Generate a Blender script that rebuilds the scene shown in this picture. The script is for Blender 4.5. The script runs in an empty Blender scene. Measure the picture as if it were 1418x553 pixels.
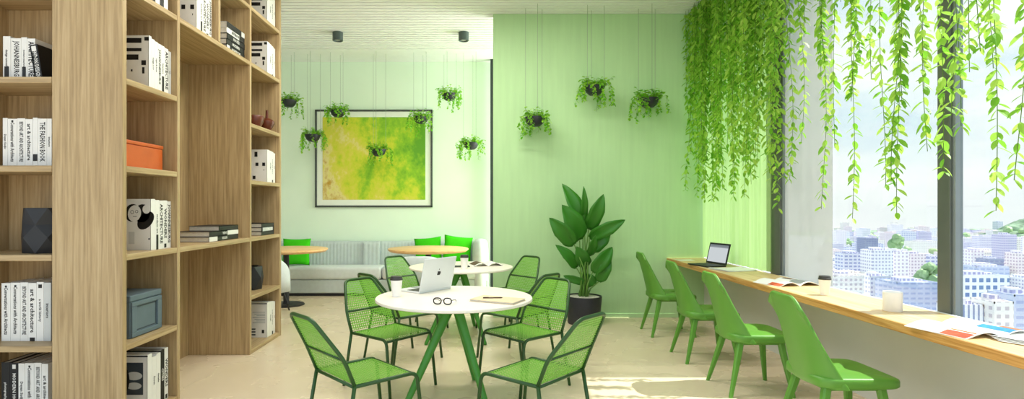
import bpy, bmesh, math, random
from mathutils import Vector, Matrix

PI = math.pi
SC = bpy.context.scene
COL = SC.collection
R = random.Random(7)
F, VX, VY, EYE = 790.0, 667.0, 286.0, 1.40      # lens in pixels, vanishing point, eye height


# ------------------------------------------------------------------ materials
def lin(c):
    if isinstance(c, str):
        c = c.lstrip('#')
        c = [int(c[i:i + 2], 16) / 255 for i in (0, 2, 4)]
    return tuple(x / 12.92 if x <= .04045 else ((x + .055) / 1.055) ** 2.4 for x in c) + (1,)


def new_mat(name):
    m = bpy.data.materials.new(name)
    m.use_nodes = True
    nt = m.node_tree
    nt.nodes.clear()
    out = nt.nodes.new('ShaderNodeOutputMaterial')
    return m, nt, out


def N(nt, kind, **kw):
    n = nt.nodes.new(kind)
    for k, v in kw.items():
        if k in n.inputs:
            n.inputs[k].default_value = v
        else:
            setattr(n, k, v)
    return n


def ramp(nt, fac, stops):
    r = nt.nodes.new('ShaderNodeValToRGB')
    e = r.color_ramp.elements
    while len(e) < len(stops):
        e.new(.5)
    for el, (p, c) in zip(e, stops):
        el.position = p
        el.color = lin(c) if not isinstance(c, tuple) or len(c) == 3 else c
    nt.links.new(fac, r.inputs[0])
    return r


def plain(name, c, rough=.5, metal=0, var=.06, scale=8, spec=.5, stretch=(1, 1, 1), bump=0, bscale=60):
    """principled colour with a little procedural variation"""
    m, nt, out = new_mat(name)
    b = N(nt, 'ShaderNodeBsdfPrincipled', Roughness=rough, Metallic=metal)
    b.inputs['Specular IOR Level'].default_value = spec
    tc = N(nt, 'ShaderNodeTexCoord')
    mp = N(nt, 'ShaderNodeMapping')
    mp.inputs['Scale'].default_value = stretch
    nt.links.new(tc.outputs['Object'], mp.inputs[0])
    no = N(nt, 'ShaderNodeTexNoise', Scale=scale, Detail=4)
    nt.links.new(mp.outputs[0], no.inputs['Vector'])
    l = lin(c)
    lo = tuple(max(0, x * (1 - var)) for x in l[:3]) + (1,)
    hi = tuple(min(1, x * (1 + var)) for x in l[:3]) + (1,)
    r = ramp(nt, no.outputs[0], [(.3, lo), (.7, hi)])
    nt.links.new(r.outputs[0], b.inputs['Base Color'])
    if bump:
        n2 = N(nt, 'ShaderNodeTexNoise', Scale=bscale, Detail=3)
        nt.links.new(mp.outputs[0], n2.inputs['Vector'])
        bp = N(nt, 'ShaderNodeBump', Strength=bump, Distance=.01)
        nt.links.new(n2.outputs[0], bp.inputs['Height'])
        nt.links.new(bp.outputs[0], b.inputs['Normal'])
    nt.links.new(b.outputs[0], out.inputs[0])
    return m


def wood(name, cols, along='z', rough=.45, size=1.0, spec=.4):
    m, nt, out = new_mat(name)
    b = N(nt, 'ShaderNodeBsdfPrincipled', Roughness=rough)
    b.inputs['Specular IOR Level'].default_value = spec
    tc = N(nt, 'ShaderNodeTexCoord')
    mp = N(nt, 'ShaderNodeMapping')
    s = {'x': (.45, 12, 12), 'y': (12, .45, 12), 'z': (12, 12, .45)}[along]
    mp.inputs['Scale'].default_value = [k * size for k in s]
    nt.links.new(tc.outputs['Object'], mp.inputs[0])
    n1 = N(nt, 'ShaderNodeTexNoise', Scale=1.1, Detail=2, Distortion=.15)
    n2 = N(nt, 'ShaderNodeTexNoise', Scale=7, Detail=5, Roughness=.65)
    for n in (n1, n2):
        nt.links.new(mp.outputs[0], n.inputs['Vector'])
    # rings out of the broad noise
    mul = N(nt, 'ShaderNodeMath', operation='MULTIPLY')
    mul.inputs[1].default_value = 34
    nt.links.new(n1.outputs[0], mul.inputs[0])
    sn = N(nt, 'ShaderNodeMath', operation='SINE')
    nt.links.new(mul.outputs[0], sn.inputs[0])
    ma = N(nt, 'ShaderNodeMath', operation='MULTIPLY_ADD')
    ma.inputs[1].default_value = .10
    nt.links.new(sn.outputs[0], ma.inputs[0])
    nt.links.new(n2.outputs[0], ma.inputs[2])
    r = ramp(nt, ma.outputs[0], [(.22, cols[0]), (.5, cols[1]), (.78, cols[2])])
    nt.links.new(r.outputs[0], b.inputs['Base Color'])
    nt.links.new(b.outputs[0], out.inputs[0])
    return m


def leafy(name, c1, c2, trans=.4, rough=.4):
    m, nt, out = new_mat(name)
    ge = N(nt, 'ShaderNodeNewGeometry')
    r = ramp(nt, ge.outputs['Random Per Island'], [(0, c1), (1, c2)])
    b = N(nt, 'ShaderNodeBsdfPrincipled', Roughness=rough)
    t = N(nt, 'ShaderNodeBsdfTranslucent')
    mx = N(nt, 'ShaderNodeMixShader')
    mx.inputs[0].default_value = trans
    nt.links.new(r.outputs[0], b.inputs['Base Color'])
    nt.links.new(r.outputs[0], t.inputs[0])
    nt.links.new(b.outputs[0], mx.inputs[1])
    nt.links.new(t.outputs[0], mx.inputs[2])
    nt.links.new(mx.outputs[0], out.inputs[0])
    return m


def glass_mat(name, tint=(.85, .87, .865, 1), refl=.05):
    m, nt, out = new_mat(name)
    t = N(nt, 'ShaderNodeBsdfTransparent', Color=tint)
    g = N(nt, 'ShaderNodeBsdfGlossy', Roughness=.02)
    fr = N(nt, 'ShaderNodeLayerWeight', Blend=.12)
    mr = N(nt, 'ShaderNodeMapRange')
    mr.inputs['To Min'].default_value = .012
    mr.inputs['To Max'].default_value = .35
    nt.links.new(fr.outputs['Facing'], mr.inputs[0])
    mx = N(nt, 'ShaderNodeMixShader')
    nt.links.new(mr.outputs[0], mx.inputs[0])
    nt.links.new(t.outputs[0], mx.inputs[1])
    nt.links.new(g.outputs[0], mx.inputs[2])
    nt.links.new(mx.outputs[0], out.inputs[0])
    return m


def film_mat(name):
    m, nt, out = new_mat(name)
    t = N(nt, 'ShaderNodeBsdfTransparent', Color=(1, 1, 1, 1))
    d = N(nt, 'ShaderNodeBsdfTranslucent', Color=(.42, .44, .435, 1))
    d2 = N(nt, 'ShaderNodeBsdfDiffuse', Color=(.8, .82, .81, 1))
    tc = N(nt, 'ShaderNodeTexCoord')
    no = N(nt, 'ShaderNodeTexNoise', Scale=1.5)
    nt.links.new(tc.outputs['Object'], no.inputs['Vector'])
    mr = N(nt, 'ShaderNodeMapRange')
    mr.inputs['To Min'].default_value = .62
    mr.inputs['To Max'].default_value = .78
    nt.links.new(no.outputs[0], mr.inputs[0])
    m1 = N(nt, 'ShaderNodeMixShader')
    m1.inputs[0].default_value = .5
    nt.links.new(d.outputs[0], m1.inputs[1])
    nt.links.new(d2.outputs[0], m1.inputs[2])
    mx = N(nt, 'ShaderNodeMixShader')
    nt.links.new(mr.outputs[0], mx.inputs[0])
    nt.links.new(t.outputs[0], mx.inputs[1])
    nt.links.new(m1.outputs[0], mx.inputs[2])
    nt.links.new(mx.outputs[0], out.inputs[0])
    return m


def facade_mat(name, wall, win, roof, px=3.2, pz=3.4, wx=.55, wz=.5):
    """walls with a regular grid of windows, a plain roof"""
    m, nt, out = new_mat(name)
    b = N(nt, 'ShaderNodeBsdfPrincipled', Roughness=.6)
    tc = N(nt, 'ShaderNodeTexCoord')
    sp = N(nt, 'ShaderNodeSeparateXYZ')
    nt.links.new(tc.outputs['Object'], sp.inputs[0])

    def math_(op, a, v=None, c=None):
        n = N(nt, 'ShaderNodeMath', operation=op)
        for i, q in enumerate((a, v, c)):
            if q is None:
                continue
            if isinstance(q, (int, float)):
                n.inputs[i].default_value = q
            else:
                nt.links.new(q, n.inputs[i])
        return n.outputs[0]
    u = math_('ADD', sp.outputs[0], sp.outputs[1])
    fu = math_('FRACT', math_('DIVIDE', math_('ADD', u, 500), px))
    fz = math_('FRACT', math_('DIVIDE', math_('ADD', sp.outputs[2], 200), pz))
    iu = math_('LESS_THAN', fu, wx)
    iz = math_('LESS_THAN', fz, wz)
    inside = math_('MULTIPLY', iu, iz)
    ge = N(nt, 'ShaderNodeNewGeometry')
    sn = N(nt, 'ShaderNodeSeparateXYZ')
    nt.links.new(ge.outputs['Normal'], sn.inputs[0])
    up = math_('GREATER_THAN', sn.outputs[2], .5)
    m1 = N(nt, 'ShaderNodeMix', data_type='RGBA')
    m1.inputs[6].default_value = lin(wall)
    m1.inputs[7].default_value = lin(win)
    nt.links.new(inside, m1.inputs[0])
    m2 = N(nt, 'ShaderNodeMix', data_type='RGBA')
    m2.inputs[7].default_value = lin(roof)
    nt.links.new(m1.outputs[2], m2.inputs[6])
    nt.links.new(up, m2.inputs[0])
    nt.links.new(m2.outputs[2], b.inputs['Base Color'])
    nt.links.new(b.outputs[0], out.inputs[0])
    return m


OAK = ['#957d59', '#b1986f', '#c2ab84']
M = dict(
    oak_z=wood('oak_upright', OAK, 'z'),
    oak_y=wood('oak_shelf_long', OAK, 'y'),
    oak_x=wood('oak_shelf_cross', OAK, 'x'),
    counter=wood('counter_sunlit_wood', ['#c9a26a', '#dfc08c', '#ebd3a6'], 'y', rough=.4, size=.8),  # top paled so the sunlight on it sits in the wood colour
    counter_edge=wood('counter_edge_wood', ['#a06c2e', '#c69452', '#d8ad6c'], 'y', rough=.45, size=1.4),
    beech=wood('beech_top', ['#d9a86e', '#e8ba82', '#f0c792'], 'x', rough=.4, size=.6),
    floor=None,
    green_wall=plain('green_wall_paint', '#b4d8a4', .65, var=.03, scale=3, stretch=(6, 6, .5), spec=.25, bump=.12, bscale=12),
    mint=plain('mint_wall_paint', '#e0f1de', .7, var=.02, scale=2, spec=.2),
    white=plain('white_paint', '#e9ebe8', .6, var=.02, spec=.3),
    grey_wall=plain('parapet_paint', '#d2d4cf', .65, var=.03, scale=3, spec=.3),
    slat=plain('ceiling_slat_white', '#eceeed', .5, var=.02, spec=.3),
    slot=plain('ceiling_slot_grey', '#9aa19e', .8, var=.03),
    alu=plain('mullion_metal', '#5f6560', .45, metal=.3, var=.05),
    alu_light=plain('mullion_light_metal', '#8e979a', .4, metal=.4, var=.05),
    dark=plain('dark_metal', '#26302f', .4, metal=.2, var=.06),
    black=plain('black_matt', '#1b1d21', .55, var=.12),
    pot=plain('planter_black', '#24262f', .5, var=.15, scale=12),
    soil=plain('pale_pebbles', '#b9b5ab', .9, var=.35, scale=60, bump=.5),
    frame_green=plain('chair_frame_green', '#27501f', .38, var=.08),
    mesh_lit_green=plain('chair_mesh_lit_green', '#74b23a', .38, var=.06),  # same green paint as the frame, lightened to look lit
    leg_green=plain('table_leg_green', '#3f8a2b', .4, var=.06),
    shell_green=plain('shell_green', '#5a9433', .42, var=.04, scale=4),
    table=plain('table_top_cream', '#f8f0e4', .35, var=.02, spec=.45),
    paper=plain('paper_white', '#f3f3f0', .6, var=.02),
    page=plain('page_block', '#d9d7d0', .8, var=.1, scale=40, stretch=(1, 1, 6)),
    page_flat=plain('page_block_flat', '#cfcbc0', .8, var=.12, scale=40, stretch=(1, 1, 8)),
    cover_white=plain('book_cover_white', '#e8e8e4', .5, var=.03),
    cover_grey=plain('book_cover_grey', '#c9ccca', .5, var=.05),
    ink=plain('ink_black', '#121314', .55, var=.1),
    orange=plain('orange_box', '#c25a1f', .5, var=.08),
    blue_grey=plain('blue_grey_box', '#5f717b', .5, var=.06),
    blue_dark=plain('blue_grey_dark', '#39434b', .5, var=.06),
    terracotta=plain('terracotta_brown', '#5f2a16', .4, var=.2, scale=20),
    sofa=plain('sofa_fabric', '#cfd6d6', .9, var=.04, scale=20, spec=.1, bump=.15, bscale=180),
    sofa_back=plain('sofa_back_fabric', '#bcc6c6', .9, var=.04, scale=20, spec=.1, bump=.15, bscale=180),
    pillow=plain('pillow_green', '#3fbe1c', .85, var=.06, spec=.1, bump=.2, bscale=120),
    silver=plain('laptop_silver', '#dde2e4', .4, metal=.1, var=.02),
    key=plain('laptop_keys', '#2c2e30', .5, var=.1),
    screen=plain('laptop_screen_grey', '#b9c0c4', .3, var=.08),
    lens=glass_mat('lens_glass', (.98, .98, .98, 1)),
    tan=plain('notebook_tan', '#e2cfae', .6, var=.04),
    cup=plain('paper_cup', '#f1f1ef', .55, var=.02),
    cup_lid=plain('cup_lid', '#3b3a39', .45, var=.05),
    sleeve=plain('cup_sleeve', '#dedede', .6, var=.02),
    mag_red=plain('print_red', '#d0583a', .5, var=.3, scale=30),
    mag_blue=plain('print_blue', '#3f93d6', .5, var=.3, scale=30),
    mag_orange=plain('print_orange', '#d8742c', .5, var=.3, scale=30),
    mag_brown=plain('print_brown', '#54361f', .5, var=.3, scale=30),
    mag_pink=plain('print_pink', '#d24b78', .5, var=.3, scale=30),
    wire=plain('suspension_wire', '#8b9a8b', .5, var=.02),
    stem=plain('vine_stem', '#5c7a2c', .6),
    petiole=plain('petiole_green', '#5d8a36', .5, var=.15),
    vine=leafy('vine_leaf', '#78b832', '#c4e668', .58),
    fern=leafy('planter_leaf', '#66b822', '#b4e450', .5),
    banana=leafy('broad_leaf', '#1f6618', '#4fa030', .22, .32),
    tree=leafy('city_tree_leaf', '#8fb47c', '#a9c692', .1),
    frame=plain('picture_frame_dark', '#3a423c', .45, var=.05),
    mount=plain('picture_mount', '#e6ece2', .7, var=.02),
    glass=glass_mat('window_glass'),
    film=film_mat('frosted_film'),
    lamp=plain('downlight_grey', '#4d5957', .45, metal=.2),
    hill=plain('hill_green', '#93ab8e', .95, var=.45, scale=.06),
    ground=plain('city_ground', '#c9cdd6', .9, var=.3, scale=.03),
)


def floor_mat():
    m, nt, out = new_mat('polished_concrete')
    b = N(nt, 'ShaderNodeBsdfPrincipled', Roughness=.3)
    b.inputs['Specular IOR Level'].default_value = .45
    tc = N(nt, 'ShaderNodeTexCoord')
    n1 = N(nt, 'ShaderNodeTexNoise', Scale=.7, Detail=5, Roughness=.6)
    n2 = N(nt, 'ShaderNodeTexNoise', Scale=2.2, Detail=3, Roughness=.5)
    for n in (n1, n2):
        nt.links.new(tc.outputs['Object'], n.inputs['Vector'])
    ad = N(nt, 'ShaderNodeMath', operation='MULTIPLY_ADD')
    ad.inputs[1].default_value = .35
    nt.links.new(n2.outputs[0], ad.inputs[0])
    nt.links.new(n1.outputs[0], ad.inputs[2])
    r = ramp(nt, ad.outputs[0], [(.35, '#d9c7a9'), (1.0, '#e2d3ba')])
    nt.links.new(r.outputs[0], b.inputs['Base Color'])
    mr = N(nt, 'ShaderNodeMapRange')
    mr.inputs['To Min'].default_value = .18
    mr.inputs['To Max'].default_value = .36
    nt.links.new(n2.outputs[0], mr.inputs[0])
    nt.links.new(mr.outputs[0], b.inputs['Roughness'])
    nt.links.new(b.outputs[0], out.inputs[0])
    return m


def art_mat():
    m, nt, out = new_mat('abstract_painting')
    b = N(nt, 'ShaderNodeBsdfPrincipled', Roughness=.6)
    tc = N(nt, 'ShaderNodeTexCoord')
    mp = N(nt, 'ShaderNodeMapping')
    mp.inputs['Scale'].default_value = (1.3, 1, 1)
    nt.links.new(tc.outputs['Object'], mp.inputs[0])
    n1 = N(nt, 'ShaderNodeTexNoise', Scale=1.6, Detail=6, Roughness=.65)
    n2 = N(nt, 'ShaderNodeTexNoise', Scale=5, Detail=7, Roughness=.75)
    for n in (n1, n2):
        nt.links.new(mp.outputs[0], n.inputs['Vector'])
    sp = N(nt, 'ShaderNodeSeparateXYZ')
    nt.links.new(tc.outputs['Object'], sp.inputs[0])
    a = N(nt, 'ShaderNodeMath', operation='MULTIPLY_ADD')   # greener to the right and the top
    a.inputs[1].default_value = .15
    nt.links.new(sp.outputs[0], a.inputs[0])
    nt.links.new(n1.outputs[0], a.inputs[2])
    a2 = N(nt, 'ShaderNodeMath', operation='MULTIPLY_ADD')
    a2.inputs[1].default_value = .34
    nt.links.new(n2.outputs[0], a2.inputs[0])
    nt.links.new(a.outputs[0], a2.inputs[2])
    a3 = N(nt, 'ShaderNodeMath', operation='MULTIPLY_ADD')
    a3.inputs[1].default_value = .10
    nt.links.new(sp.outputs[2], a3.inputs[0])
    nt.links.new(a2.outputs[0], a3.inputs[2])
    r = ramp(nt, a3.outputs[0], [(.38, '#b98f2a'), (.48, '#dcd08a'), (.56, '#d3ca4a'), (.66, '#c3cc28'),
                                 (.76, '#8dbc18'), (.90, '#5c9a14')])
    nt.links.new(r.outputs[0], b.inputs['Base Color'])
    nt.links.new(b.outputs[0], out.inputs[0])
    return m


def curtain_mat():
    m, nt, out = new_mat('sheer_curtain')
    tc = N(nt, 'ShaderNodeTexCoord')
    mp = N(nt, 'ShaderNodeMapping')
    mp.inputs['Scale'].default_value = (1, 14, .4)
    nt.links.new(tc.outputs['Object'], mp.inputs[0])
    no = N(nt, 'ShaderNodeTexNoise', Scale=2, Detail=3)
    nt.links.new(mp.outputs[0], no.inputs['Vector'])
    r = ramp(nt, no.outputs[0], [(.3, '#b2d68c'), (.7, '#c4e4a0')])
    d = N(nt, 'ShaderNodeBsdfDiffuse')
    t = N(nt, 'ShaderNodeBsdfTranslucent')
    mx = N(nt, 'ShaderNodeMixShader')
    mx.inputs[0].default_value = .45
    nt.links.new(r.outputs[0], d.inputs[0])
    nt.links.new(r.outputs[0], t.inputs[0])
    nt.links.new(d.outputs[0], mx.inputs[1])
    nt.links.new(t.outputs[0], mx.inputs[2])
    nt.links.new(mx.outputs[0], out.inputs[0])
    return m


M['curtain'] = curtain_mat()
M['floor'] = floor_mat()
M['art'] = art_mat()


# ------------------------------------------------------------------ mesh helpers
def B():
    return bmesh.new()


def box(bm, x0, x1, y0, y1, z0, z1, bev=0, seg=2):
    t = bmesh.new()
    bmesh.ops.create_cube(t, size=1)
    bmesh.ops.scale(t, vec=(x1 - x0, y1 - y0, z1 - z0), verts=t.verts)
    bmesh.ops.translate(t, vec=((x0 + x1) / 2, (y0 + y1) / 2, (z0 + z1) / 2), verts=t.verts)
    if bev:
        bmesh.ops.bevel(t, geom=t.edges[:], offset=bev, segments=seg, profile=.5, affect='EDGES')
    merge(bm, t)
    return bm


def merge(bm, t, mat=None):
    if mat:
        bmesh.ops.transform(t, matrix=mat, verts=t.verts)
    me = bpy.data.meshes.new('tmp')
    t.to_mesh(me)
    t.free()
    bm.from_mesh(me)
    bpy.data.meshes.remove(me)


def rings(bm, rs, closed=True, cap=True):
    vs = [[bm.verts.new(p) for p in r] for r in rs]
    n = len(vs[0])
    for a, b in zip(vs, vs[1:]):
        for i in range(n if closed else n - 1):
            j = (i + 1) % n
            bm.faces.new((a[i], a[j], b[j], b[i]))
    if cap and closed:
        bm.faces.new(vs[0][::-1])
        bm.faces.new(vs[-1])
    return vs


def tube(bm, pts, r, seg=8, closed=False):
    pts = [Vector(p) for p in pts]
    n = len(pts)
    rad = r if isinstance(r, (list, tuple)) else [r] * n
    rs = []
    nrm = None
    for i, p in enumerate(pts):
        if closed:
            d = (pts[(i + 1) % n] - pts[i - 1]).normalized()
        else:
            d = (pts[min(i + 1, n - 1)] - pts[max(i - 1, 0)]).normalized()
        if nrm is None:
            nrm = d.orthogonal().normalized()
        nrm = (nrm - d * nrm.dot(d))
        nrm = nrm.normalized() if nrm.length > 1e-6 else d.orthogonal().normalized()
        bn = d.cross(nrm)
        rs.append([p + (nrm * math.cos(2 * PI * k / seg) + bn * math.sin(2 * PI * k / seg)) * rad[i] for k in range(seg)])
    if closed:
        rs.append(rs[0])
        rings(bm, rs, cap=False)
        bmesh.ops.remove_doubles(bm, verts=bm.verts, dist=1e-5)
    else:
        rings(bm, rs)
    return bm


def fillet(pts, r, n=4):
    """rounds the inner corners of a polyline"""
    pts = [Vector(p) for p in pts]
    out = [pts[0]]
    for a, b, c in zip(pts, pts[1:], pts[2:]):
        u, v = (a - b), (c - b)
        k = min(r, u.length * .45, v.length * .45)
        p, q = b + u.normalized() * k, b + v.normalized() * k
        for i in range(n + 1):
            t = i / n
            out.append(p * (1 - t) ** 2 + b * 2 * t * (1 - t) + q * t * t)
    out.append(pts[-1])
    return out


def lathe(bm, prof, seg=24, c=(0, 0, 0), cap=True):
    rs = [[Vector((c[0] + r * math.cos(2 * PI * k / seg), c[1] + r * math.sin(2 * PI * k / seg), c[2] + z)) for k in range(seg)]
          for r, z in prof]
    rings(bm, rs, cap=cap)
    return bm


def prism(bm, poly, z0, z1):
    rings(bm, [[Vector((x, y, z0)) for x, y in poly], [Vector((x, y, z1)) for x, y in poly]])
    return bm


def obj(name, bm, mat, parent=None, smooth=False, loc=None, keep_normals=False):
    if not keep_normals:
        bmesh.ops.recalc_face_normals(bm, faces=bm.faces)
    me = bpy.data.meshes.new(name)
    bm.to_mesh(me)
    bm.free()
    me.materials.append(mat)
    if smooth:
        for p in me.polygons:
            p.use_smooth = True
        if smooth == 'auto':
            try:
                me.set_sharp_from_angle(angle=math.radians(40))
            except Exception:
                pass
    o = bpy.data.objects.new(name, me)
    COL.objects.link(o)
    if parent is not None:
        o.parent = parent
    if loc:
        o.location = loc
    return o


def tag(o, label, cat, group=None):
    o['label'] = label
    o['category'] = cat
    if group:
        o['group'] = group
    return o


def thing(name, label, cat, loc=(0, 0, 0), rotz=0, group=None):
    o = bpy.data.objects.new(name, None)
    o.empty_display_size = .1
    COL.objects.link(o)
    o.location = loc
    o.rotation_euler = (0, 0, rotz)
    return tag(o, label, cat, group)


def struct(name, bm, mat, parent=None, **k):
    o = obj(name, bm, mat, parent, **k)
    if parent is None:
        o['kind'] = 'structure'
    return o


def dup(root, loc, rotz, label=None, group=None):
    r = root.copy()
    COL.objects.link(r)
    r.location = loc
    r.rotation_euler = (0, 0, rotz)
    if label:
        r['label'] = label
    if group:
        r['group'] = group
    for ch in list(root.children):
        c = ch.copy()
        COL.objects.link(c)
        c.parent = r
        for g in list(ch.children):
            d = g.copy()
            COL.objects.link(d)
            d.parent = c
    return r


_txt = {}


def text_mesh(s, h, mat, maxlen=None, bold=False):
    key = (s, round(h, 4), mat.name, maxlen)
    if key in _txt:
        return _txt[key]
    cu = bpy.data.curves.new('lettering', 'FONT')
    cu.body = s
    cu.size = h * 1.4
    cu.align_x = 'CENTER'
    cu.align_y = 'CENTER'
    cu.resolution_u = 1
    if bold:
        cu.offset = h * .03
    o = bpy.data.objects.new('lettering_tmp', cu)
    COL.objects.link(o)
    dg = bpy.context.evaluated_depsgraph_get()
    me = bpy.data.meshes.new_from_object(o.evaluated_get(dg))
    bpy.data.objects.remove(o)
    bpy.data.curves.remove(cu)
    xs = [v.co.x for v in me.vertices] or [0]
    L = max(xs) - min(xs)
    if maxlen and L > maxlen:
        for v in me.vertices:
            v.co.x *= maxlen / L
    me.materials.clear()
    me.materials.append(mat)
    _txt[key] = me
    return me


def put_text(name, s, h, mat, parent, matrix, maxlen=None, bold=False):
    me = text_mesh(s, h, mat, maxlen, bold)
    o = bpy.data.objects.new(name, me)
    COL.objects.link(o)
    o.parent = parent
    o.matrix_local = matrix
    return o


def frame_matrix(xd, yd, loc):
    xd, yd = Vector(xd), Vector(yd)
    zd = xd.cross(yd)
    m = Matrix((xd, yd, zd)).transposed().to_4x4()
    m.translation = Vector(loc)
    return m


# ------------------------------------------------------------------ the room
YB, YF, XW, XL, H = 7.18, 9.55, 2.80, -4.6, 3.82
CZ0 = .75
ROOM_Y0 = -1.6
CEIL0 = 1.0                                                # ceiling stops here; open court added behind the viewer for more daylight
struct('floor', box(B(), XL - .2, XW + .12, ROOM_Y0, YF + .1, -.12, 0), M['floor'])

bm = B()                                                   # ceiling: slats with slots, then a flat band
box(bm, XL - .2, XW + .45, CEIL0, YF + .1, H + .05, H + .2)
y = CEIL0
while y < 8.7:
    box(bm, XL - .2, XW + .08, y, y + .078, H, H + .06)
    y += .105
box(bm, XL - .2, XW + .08, y, YF + .1, H, H + .06)
struct('ceiling', bm, M['slat'])

struct('wall_far', box(B(), XL - .2, XW + .1, YF, YF + .12, 0, H + .03), M['mint'])
struct('wall_left', box(B(), XL - .14, XL, 3.9, YF, 0, H + .03), M['white'])
bm = box(B(), .146, XW, YB, YB + .12, 0, H + .03)
struct('wall_green', bm, M['green_wall'])
struct('wall_parapet', box(B(), XW, XW + .12, ROOM_Y0, YB + .12, 0, .70), M['grey_wall'])
struct('baseboard_green', box(B(), .146, XW, YB - .006, YB, 0, .05), M['green_wall'])
struct('baseboard_far', box(B(), XL, XW, YF - .012, YF, 0, .06), M['white'])
bm = box(B(), .143, .2, 9.36, 9.46, 0, H)
box(bm, .2, .225, 9.38, 9.44, 0, H)
struct('trim_1', bm, M['dark'])


def mullion(name, y0, y1):
    bm = box(B(), XW + .03, XW + .06, y0, y1, .70, H, .004)
    box(bm, XW + .06, XW + .12, y0 + .02, y1 - .02, .70, H)
    o = struct(name, bm, M['alu'])
    b2 = box(B(), XW + .045, XW + .09, y0 - .022, y0, .70, H)
    struct('edge_strip', b2, M['alu_light'], o)
    return o


mullion('trim_2', 5.41, 5.59)
mullion('trim_3', 3.447, 3.545)
mullion('trim_4', 1.45, 1.55)


def window(name, y0, y1, film=None):
    g = .03
    bm = B()
    for a in ((y0, y1, .70, .73), (y0, y1, H - .05, H)):
        box(bm, XW + .06, XW + .1, *a)
    o = struct(name, bm, M['alu'])
    obj('glass_pane', box(B(), XW + .072, XW + .08, y0, y1, .73, H - .05), M['glass'], o)
    if film:
        obj('frosted_film', box(B(), XW + .064, XW + .067, film[0], film[1], .73, H - .05), M['film'], o)
    return o


window('window_1', 3.545, 5.41, film=(4.66, 5.39))
window('window_2', 1.55, 3.447)
window('window_3', -1.5, 1.45)
window('window_4', YB + .13, YF - .02)
window('window_5', 5.59, YB - .01)

bm = B()                                                   # pleated sheer curtain over the last window before the green wall
n = 130
row0, row1 = [], []
for i in range(n + 1):
    yy = 5.515 + (YB - .02 - 5.515) * i / n
    xx = XW - .008 + .014 * math.sin(i * .95) + .008 * math.sin(i * .37)
    row0.append(bm.verts.new((xx, yy, CZ0 + .012)))
    row1.append(bm.verts.new((xx, yy, H - .002)))
for i in range(n):
    bm.faces.new((row0[i], row0[i + 1], row1[i + 1], row1[i]))
cu = tag(obj('sheer_curtain', bm, M['curtain'], smooth=True), 'light green sheer curtain hanging behind the dense vines beside the green wall', 'curtain')


# ------------------------------------------------------------------ bookcases
SH = [.02, .53, 1.085, 1.63, 2.17, 2.75, 3.28]              # shelf mid heights
T = .038
XR = -2.18


def make_bookcases():
    t = thing('bookcase', 'tall oak bookcase with open niches running along the left into the room', 'bookcase', (XR, 3.464, 0))
    D = .58

    def up(name, y0, y1, z0=0, z1=H, depth=D):
        return obj(name, box(B(), -depth, 0, y0, y1, z0, z1, .003, 1), M['oak_z'], t)
    ys = [(0, .041), (.624, .66), (1.906, 1.941), (2.696, 2.741)]
    up('end_panel', *ys[0], depth=.43)
    up('upright', *ys[1])
    up('upright', *ys[2])
    up('end_panel', *ys[3])
    up('upright', 1.264, 1.30, SH[5] + T / 2, H)
    for (a, b), zs, dep in (((ys[0][1], ys[1][0]), SH, .40), ((ys[1][1], ys[2][0]), [SH[2], SH[5]], D), ((ys[2][1], ys[3][0]), SH, D)):
        for z in zs:
            obj('shelf', box(B(), -dep, -.002, a, b, z - T / 2, z + T / 2, .003, 1), M['oak_y'], t)
    for a, b in ((ys[1][1], 1.264), (1.30, ys[2][0])):
        obj('shelf', box(B(), -D, -.002, a, b, SH[6] - T / 2, SH[6] + T / 2, .003, 1), M['oak_y'], t)
    obj('back_panel', box(B(), -.43, -.40, ys[0][1], ys[1][0], 0, H), M['oak_z'], t)
    obj('back_panel', box(B(), -D - .02, -D, ys[1][1], ys[3][1], 0, H), M['oak_z'], t)

    u = thing('bookcase', 'oak bookcase at the left edge, its niches facing the viewer', 'bookcase', (-2.612, 3.464, 0))
    obj('side_panel', box(B(), -.64, -.60, 0, .43, 0, H, .003, 1), M['oak_z'], u)
    obj('back_panel', box(B(), -.60, -.004, .41, .43, 0, H), M['oak_z'], u)
    for z in SH:
        obj('shelf', box(B(), -.60, -.002, .004, .41, z - T / 2, z + T / 2, .003, 1), M['oak_x'], u)


make_bookcases()
ORD = ['first', 'second', 'third', 'fourth', 'fifth', 'sixth', 'seventh', 'eighth', 'ninth']


def spine_print(b, th, h, title, font, blocks, ink):
    """lettering and blocks on the spine, which faces local -y"""
    if title:
        hh = min(th * .62, .03) * font
        put_text('spine_title', title, hh, ink, b,
                 frame_matrix((0, 0, -1), (1, 0, 0), (0, -.0012, h * .52)), maxlen=h * .82, bold=True)
    for (z0, z1, w) in blocks:
        obj('spine_mark', box(B(), -th * w / 2, th * w / 2, -.0014, .002, h * z0, h * z1), ink, b)


def book(name_lbl, loc, rotz, th, dep, h, cover, title='', font=1.0, blocks=(), ink=None, group=None, tilt=0, art=None):
    """upright hardback, spine facing local -y, its middle at the origin"""
    b = thing('book', name_lbl, 'book', loc, rotz, group)
    if tilt:
        b.rotation_euler = (0, tilt, rotz)
    bm = B()
    c = .003
    box(bm, -th / 2, -th / 2 + c, 0, dep, 0, h)
    box(bm, th / 2 - c, th / 2, 0, dep, 0, h)
    # slightly rounded spine
    prof = [(-th / 2, .004), (-th / 2, .0015), (-th / 2 + .003, 0), (th / 2 - .003, 0), (th / 2, .0015), (th / 2, .004)]
    prism(bm, prof, 0, h)
    obj('cover', bm, cover, b)
    obj('page_block', box(B(), -th / 2 + c, th / 2 - c, .004, dep - .004, .004, h - .004), M['page'], b)
    spine_print(b, th, h, title, font, blocks, ink or M['ink'])
    if art:
        art(b, th, dep, h)
    return b


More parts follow.
